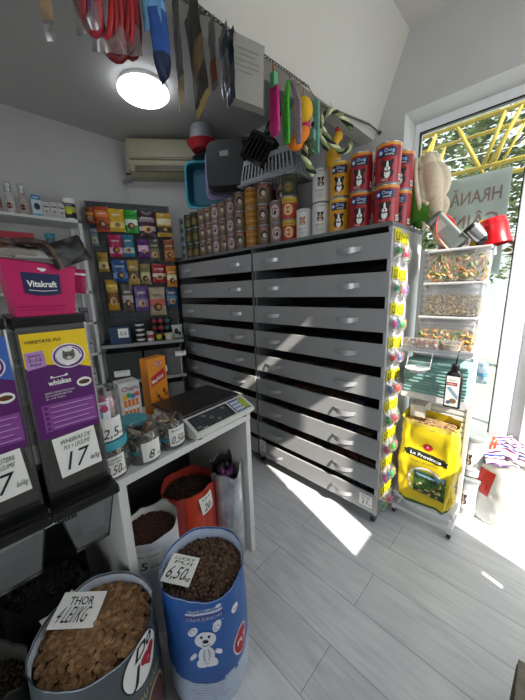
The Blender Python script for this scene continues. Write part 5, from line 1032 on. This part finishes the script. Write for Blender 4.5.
mb = MB(); mb.grid(lambda u, v: YP(2*pi*u, v*YT(2*pi*u)), 72, 30, YB, matfn=lambda u, v: YG if v < .05 else YB); mb.grid(lambda u, v: YP(2*pi*u, 0)*v, 36, 1, YG); mb.build('sack', t)
mb = MB(); mb.grid(lambda u, v: YP(2*pi*u, YT(2*pi*u)*(1-v)+v*(hS-.07), .002-.004*v), 60, 4, M('#c8b850', .5)); mb.build('inner_rim', t)
def yq(u, v, k=1):
    lo, hi = pi+.05, 2*pi-.05
    for _ in range(18):
        m_ = (lo+hi)/2
        if YP(m_, v).x < u: lo = m_
        else: hi = m_
    p = YP((lo+hi)/2, v); return p+V((0, -.0012*k, 0))
mb = MB(); mb.ell(.01, .395, .026, .022, yq, RD, 2); mb.text('F', .01, .386, .022, yq, PAPER, 'c', off=.02, k=3)
mb.rect(-.095, .318, .105, .358, yq, M('#1c2a20', .5), 1.5, 16, rot=-.06); mb.poly([(-.118, .352), (-.092, .360), (-.092, .324), (-.122, .318), (-.110, .336)], yq, M('#141f18', .5), 1.5); mb.poly([(.098, .345), (.122, .340), (.114, .322), (.126, .304), (.098, .310)], yq, M('#141f18', .5), 1.5)
for w_ in (): pass
mb.text('La Provincia', .004, .328, .026, yq, PAPER, 'c', off=.015, k=4, w=.165, rot=-.06); mb.text('amestec de semințe', 0, .295, .012, yq, YG, 'c', k=2, w=.15); mb.build('brand_print', t)
mb = MB(); mb.ell(.02, .165, .105, .105, yq, M('#c8b428', .5), 1.2, 30); mb.ring(.02, .165, .092, .104, yq, PAPER, 1.8, .6, 3.9, 24, 1.0)
PG1, PG2, PG3 = M('#3f6a2c', .6, var=.4, scale=60), M('#2a3f20', .6, var=.4), M('#7aa0b8', .5)
mb.rect(-.050, .085, .118, .235, yq, PG1, 2.2, 14); mb.rect(-.040, .195, .112, .238, yq, PG3, 2.6, 14); mb.rect(-.050, .082, .118, .115, yq, PG2, 2.8, 14)
for i in range(6): mb.ell(-.03+i*.026, .195, .016, .012, yq, PG2, 3, 10)
rnd = random.Random(8)
for i in range(26): mb.ell(-.045+rnd.random()*.15, .09+rnd.random()*.07, .008, .007, yq, M(rnd.choice(['#c8b070', '#d8d0b0', '#8a3a20', '#5a7a30', '#3a2a1c']), .6), 3.2+.05*i, 8)
mb.build('picture_print', t)
o = kibble('seed_mix', 'brown mixed seeds heaped in the yellow sack', (0, 0), .0, 0, ['#8a6a44'], 1, (.001, .001), 1) if False else None
mb = MB(); rnd = random.Random(21); sm = [M(c, .8, var=.3) for c in ('#9a7a54', '#7a5a3a', '#b89a70', '#5a4028')]
mb.grid(lambda u, v: V((( -.5+u)*.27, (-.5+v)*.10, .015*sin(pi*u)*sin(pi*v))), 12, 8, sm[1])
for i in range(1300):
    u, v = rnd.random(), rnd.random(); p = V(((u-.5)*.27, (v-.5)*.10, .015*sin(pi*u)*sin(pi*v)+.002)); d = V((rnd.gauss(0, 1), rnd.gauss(0, 1), rnd.gauss(0, .4))).normalized()*.004; mb.tube([p-d, p+d], .0026, rnd.choice(sm), 5)
tag(mb.build('seed_mix', None, (-.415, 1.812, .166+hS-.030)), 'brown mixed seeds heaped in the top of the yellow sack', 'seeds', kind='stuff')
# ================================================================== BED, BOWLS AND CUPS ON TOP OF THE RACK STACK
GRN = M('#4f9a2c', .8, var=.1); CRM = M('#d8cab0', .9, var=.08, bump=.5, scale=60)
t = thing('pet_bed', 'green pet bed with cream tufted plush lining propped at the cabinet corner', 'pet bed', (-.570, 1.975, 1.8155), rot=(0, R(-13), R(-18)))
mb = MB()
def plush(u, v):
    a = 2*pi*u; b = pi*v; g = abs(sin(a*2.5+.6))**.5*abs(sin(b*3.0+.4))**.5
    return V((.045+(.075+.040*g)*sin(b)**.8*cos(a), (.045+.040*g)*sin(b)**.8*sin(a), .215+(.19+.008*g)*cos(b)))
mb.grid(plush, 64, 48, CRM); mb.build('plush_lining', t)
mb = MB()
def shell(u, v, o=0):
    a = R(150)+R(135)*v; z = .02+.37*u; w = sqrt(max(.02, 1-((z-.205)/.20)**2)); return V((.005+(.125+o)*w*cos(a), (.112+o)*w*sin(a), z))
mb.grid(shell, 24, 20, GRN); mb.grid(lambda u, v: shell(u, v, -.014), 24, 20, GRN); mb.build('green_shell', t)
mb = MB(); mb.tube([shell(i/30, 1, -.004) for i in range(31)], .013, CRM, 8); mb.tube([shell(i/30, 0, -.004) for i in range(31)], .013, CRM, 8); mb.build('cream_piping', t)
mb = MB(); mb.grid(lambda u, v: V((-.045+.12*u, -.085-.012*sin(pi*v), .03+.12*v-.05*u+.03*sin(pi*u))), 12, 8, GRN); mb.grid(lambda u, v: V((-.045+.12*u, -.079-.012*sin(pi*v), .03+.12*v-.05*u+.03*sin(pi*u))), 12, 8, GRN); mb.tube([V((-.045+.12*q/12, -.086, .15-.05*q/12+.03*sin(pi*q/12))) for q in range(13)], .010, CRM, 8); mb.build('green_flap', t)
ZR = 1.6765
RB = M('#b01c22', .3, var=.06); GG = M('#5b6460', .35, var=.05); PINKC = M('#a88084', .5, var=.05)
t = thing('feeding_bowl', 'red bowl with beige outside standing on edge at the left of the container lids', 'bowl', (-.460, 1.86, ZR+.085), rot=(R(8), R(76), R(-12))); mb = MB(); mb.lathe([(0, -.02), (.060, -.018), (.085, .02), (.092, .03)], M('#a79c8c', .5), seg=32); mb.build('outer_shell', t); mb = MB(); mb.lathe([(.092, .03), (.087, .030), (.080, .018), (.055, -.012), (0, -.014)], RB, seg=32); mb.build('red_inside', t)
t = thing('storage_tub', 'olive grey plastic tub tilted between the red bowl and the cups', 'tub', (-.372, 1.87, ZR+.012), rot=(0, R(-40), R(4))); mb = MB(); mb.box((-.045, -.06, 0), (.045, .06, .21), GG, .018, seg=3); mb.build('tub_shell', t); mb = MB(); mb.box((-.05, -.065, -.004), (-.040, .065, .215), M('#b8a898', .5), .004); mb.build('pale_rim', t); mb = MB(); mb.box((-.030, -.0625, .12), (.02, -.060, .165), M('#7a807c', .5)); mb.build('emblem', t)
t = thing('display_carton', 'small dusty pink carton behind the tilted grey tub', 'box', (-.438, 1.91, ZR), R(8)); mb = MB(); mb.box((-.045, -.03, 0), (.045, .03, .10), PINKC, .002); mb.build('carton', t); mb = MB(); mb.rect(-.03, .02, .03, .07, plane((0, -.031, 0), (1, 0, 0), (0, 0, 1)), M('#8a5a60', .6)); mb.build('print', t)
t = thing('small_tin', 'short black and silver tin lying in front of the red cup', 'tin', (-.300, 1.845, ZR+.062), rot=(R(10), R(-42), R(10))); mb = MB(); mb.lathe([(0, -.055), (.034, -.055), (.036, -.05), (.036, -.03)], BLACK, seg=24); mb.lathe([(.036, .04), (.036, .052), (.033, .056), (0, .056)], BLACK, seg=24); mb.lathe([(.0355, -.03), (.0355, .04)], M('#a8aaac', .25, metal=.8), seg=24); mb.build('cylinder_shell', t)
for k in range(6): pass
t = thing('watering_cup', 'bright red ribbed plastic cup lying upside down on the top container', 'cup', (-.228, 1.885, ZR+.001), rot=(0, R(-12), 0)); mb = MB(); mb.lathe([(.064, 0), (.067, .004), (.064, .02), (.062, .025), (.060, .09), (.061, .094), (.057, .10), (.058, .106), (.054, .112), (.055, .118), (.050, .126), (0, .128)], M('#c0101c', .3, var=.05), seg=32); mb.build('cup_shell', t)
t = thing('plastic_cylinder', 'yellow plastic cap between the grey tub and the red cup', 'cap', (-.305, 1.90, ZR), rot=(0, R(8), 0)); mb = MB(); mb.lathe([(0, 0), (.034, 0), (.036, .115), (.030, .125), (0, .126)], M('#d8a81c', .4), seg=24); mb.build('cap_shell', t)
# buckets
BW = M('#c8cacc', .4, var=.03)
for i, z in enumerate((.023, .305)):
    t = thing('food_bucket', ['lower white bucket with dog picture behind the yellow sack', 'upper white bucket stacked on the lower one by the window'][i], 'bucket', (-.155, 2.085-.0, z) if False else (-.232, 2.095, z), 0, 'white buckets'); t.scale = (.76, .76, 1)
    mb = MB(); mb.lathe([(0, 0), (.082, 0), (.086, .005), (.100, .24), (.104, .242), (.104, .25)], BW, seg=32); mb.build('bucket_body', t); mb = MB(); mb.lathe([(.105, .245), (.109, .248), (.109, .268), (.104, .272), (0, .272)], M('#8a9092', .45), seg=32); mb.build('lid', t)
    mb = MB(); mp = cylmap(.0955, R(-100), .03); mb.rect(-.07, .02, .07, .17, mp, PAPER, 1.5, 10); dogface(mb, lambda u, v, k=1: mp(u, v, k+1), .0, .10, .05, '#3a2c24', '#c8b8a0'); mb.text('100%', -.03, .145, .025, mp, M('#b02030', .5), 'c', k=3, off=.02); mb.build('picture_label', t)
# papers at the glass
mb = MB(); mb.box((-.275, 2.262, 1.05), (-.195, 2.266, 1.38), PAPER); tag(mb.build('paper_notice', None), 'white paper notice leaning on the glass right of the containers', 'notice')
mb = MB(); pouch(mb, .055, .13, .03, M('#8a9aa8', .3, var=.3), [(.3, .5, M('#4a7a9a', .4))], seed=3, wr=.01); tag(mb.build('plastic_bag', None, (-.228, 1.995, .93), rot=(0, 0, R(5))), 'pale blue crumpled plastic bag hanging behind the teal pads', 'bag')
# ================================================================== BAGS BY THE DOOR
t, mp = bag('carrier_bag', 'bulging white plastic carrier bag with red panel by the door', (-.066, 2.130), .138, .40, M('#dddddb', .4, var=.02), M('#c8c8c8', .5), 41, rim=.05, noz=3.0, sx=1.1)
RD2 = M('#c83028', .4, var=.05); q = mp(R(-118), 0); mb = MB(); mb.rect(-.13, .20, .03, .37, q, RD2, 1.5, 14, rot=-.12); mb.text('FARMACIE', -.07, .29, .016, q, M('#e8b0a8', .5), 'c', k=3, w=.08, rot=-.12); mb.build('red_panel', t); t.location.z = .0225; t.scale = (1.12, .74, 1)
t = thing('red_bag', 'crumpled red plastic bag tip sticking up from the white carrier bag', 'bag', (-.150, 2.12, .40), rot=(0, R(-6), R(20))); mb = MB(); pouch(mb, .09, .17, .05, M('#d8503c', .35, var=.2), [], wr=.022, seed=9, nu=14, nv=14); mb.build('film', t)
t = thing('packaging_bundle', 'purple and white printed food packaging stuffed in the carrier bag', 'packaging', (-.050, 2.12, .425)); VP = [M('#5a3070', .4, var=.1), M('#dcd8e0', .4), M('#7a2a60', .4), M('#2a3a8a', .4)]
for i, (x, y, z, a, b, w) in enumerate(((-.02, -.05, .02, 20, 70, .17), (.05, -.02, .05, -15, 60, .18), (.0, .04, .04, 40, 55, .16), (.07, .05, .02, 5, 75, .15), (-.05, .01, .06, -30, 65, .14))):
    mb = MB(); pouch(mb, w, .15, .03, VP[1], [(j*.14, j*.14+.07, VP[(j+i) % 4]) for j in range(7)], wr=.018, seed=i*5+2, c=(0, 0, 0), rot=Rz(R(a))@Rx(R(-b)), nu=14, nv=14); o = mb.build('folded_pack', t, (x, y-.05, z))
mb = MB(); mb.box((.14, 1.80, .0), (.5, 2.01, .012), M('#2a2522', .9, var=.3, scale=90), .003); mb.box((.13, 1.79, .0), (.51, 1.802, .014), M('#8a6a4a', .7)); tag(mb.build('door_mat'), 'dark doormat with brown edge beside the carrier bag', 'mat')
t = thing('cardboard_box', 'grey brown corrugated box cut by the right edge of the picture', 'box', (.225, .99, 0), 0); CB = M('#7a7468', .8, var=.2, scale=30)
mb = MB(); mb.box((-.15, -.16, 0), (.15, .16, .20), CB, .003); mb.build('carton', t); mb = MB()
for i in range(8): mb.box((-.153, -.15+i*.04, .01), (-.150, -.135+i*.04, .19), M('#5c574e', .8))
mb.build('printed_stripes', t)

# printing and labels belong to the body they are printed on
for o in list(C.objects):
    if o.type == 'EMPTY':
        ch = [c for c in C.objects if c.parent == o and c.type == 'MESH']
        base = next((c for c in ch if c.location.length < 1e-6 and not c.name.split('.')[0] in ('print', 'paper_label', 'hook', 'price_tag', 'band')), None)
        if base and len(ch) > 2:
            for c in ch:
                if c is not base and c.name.split('.')[0] in ('print', 'paper_label', 'brand_print', 'picture_print', 'small_print', 'title_print', 'picture_label', 'emblem', 'sticker', 'brand_label'): c.parent = base
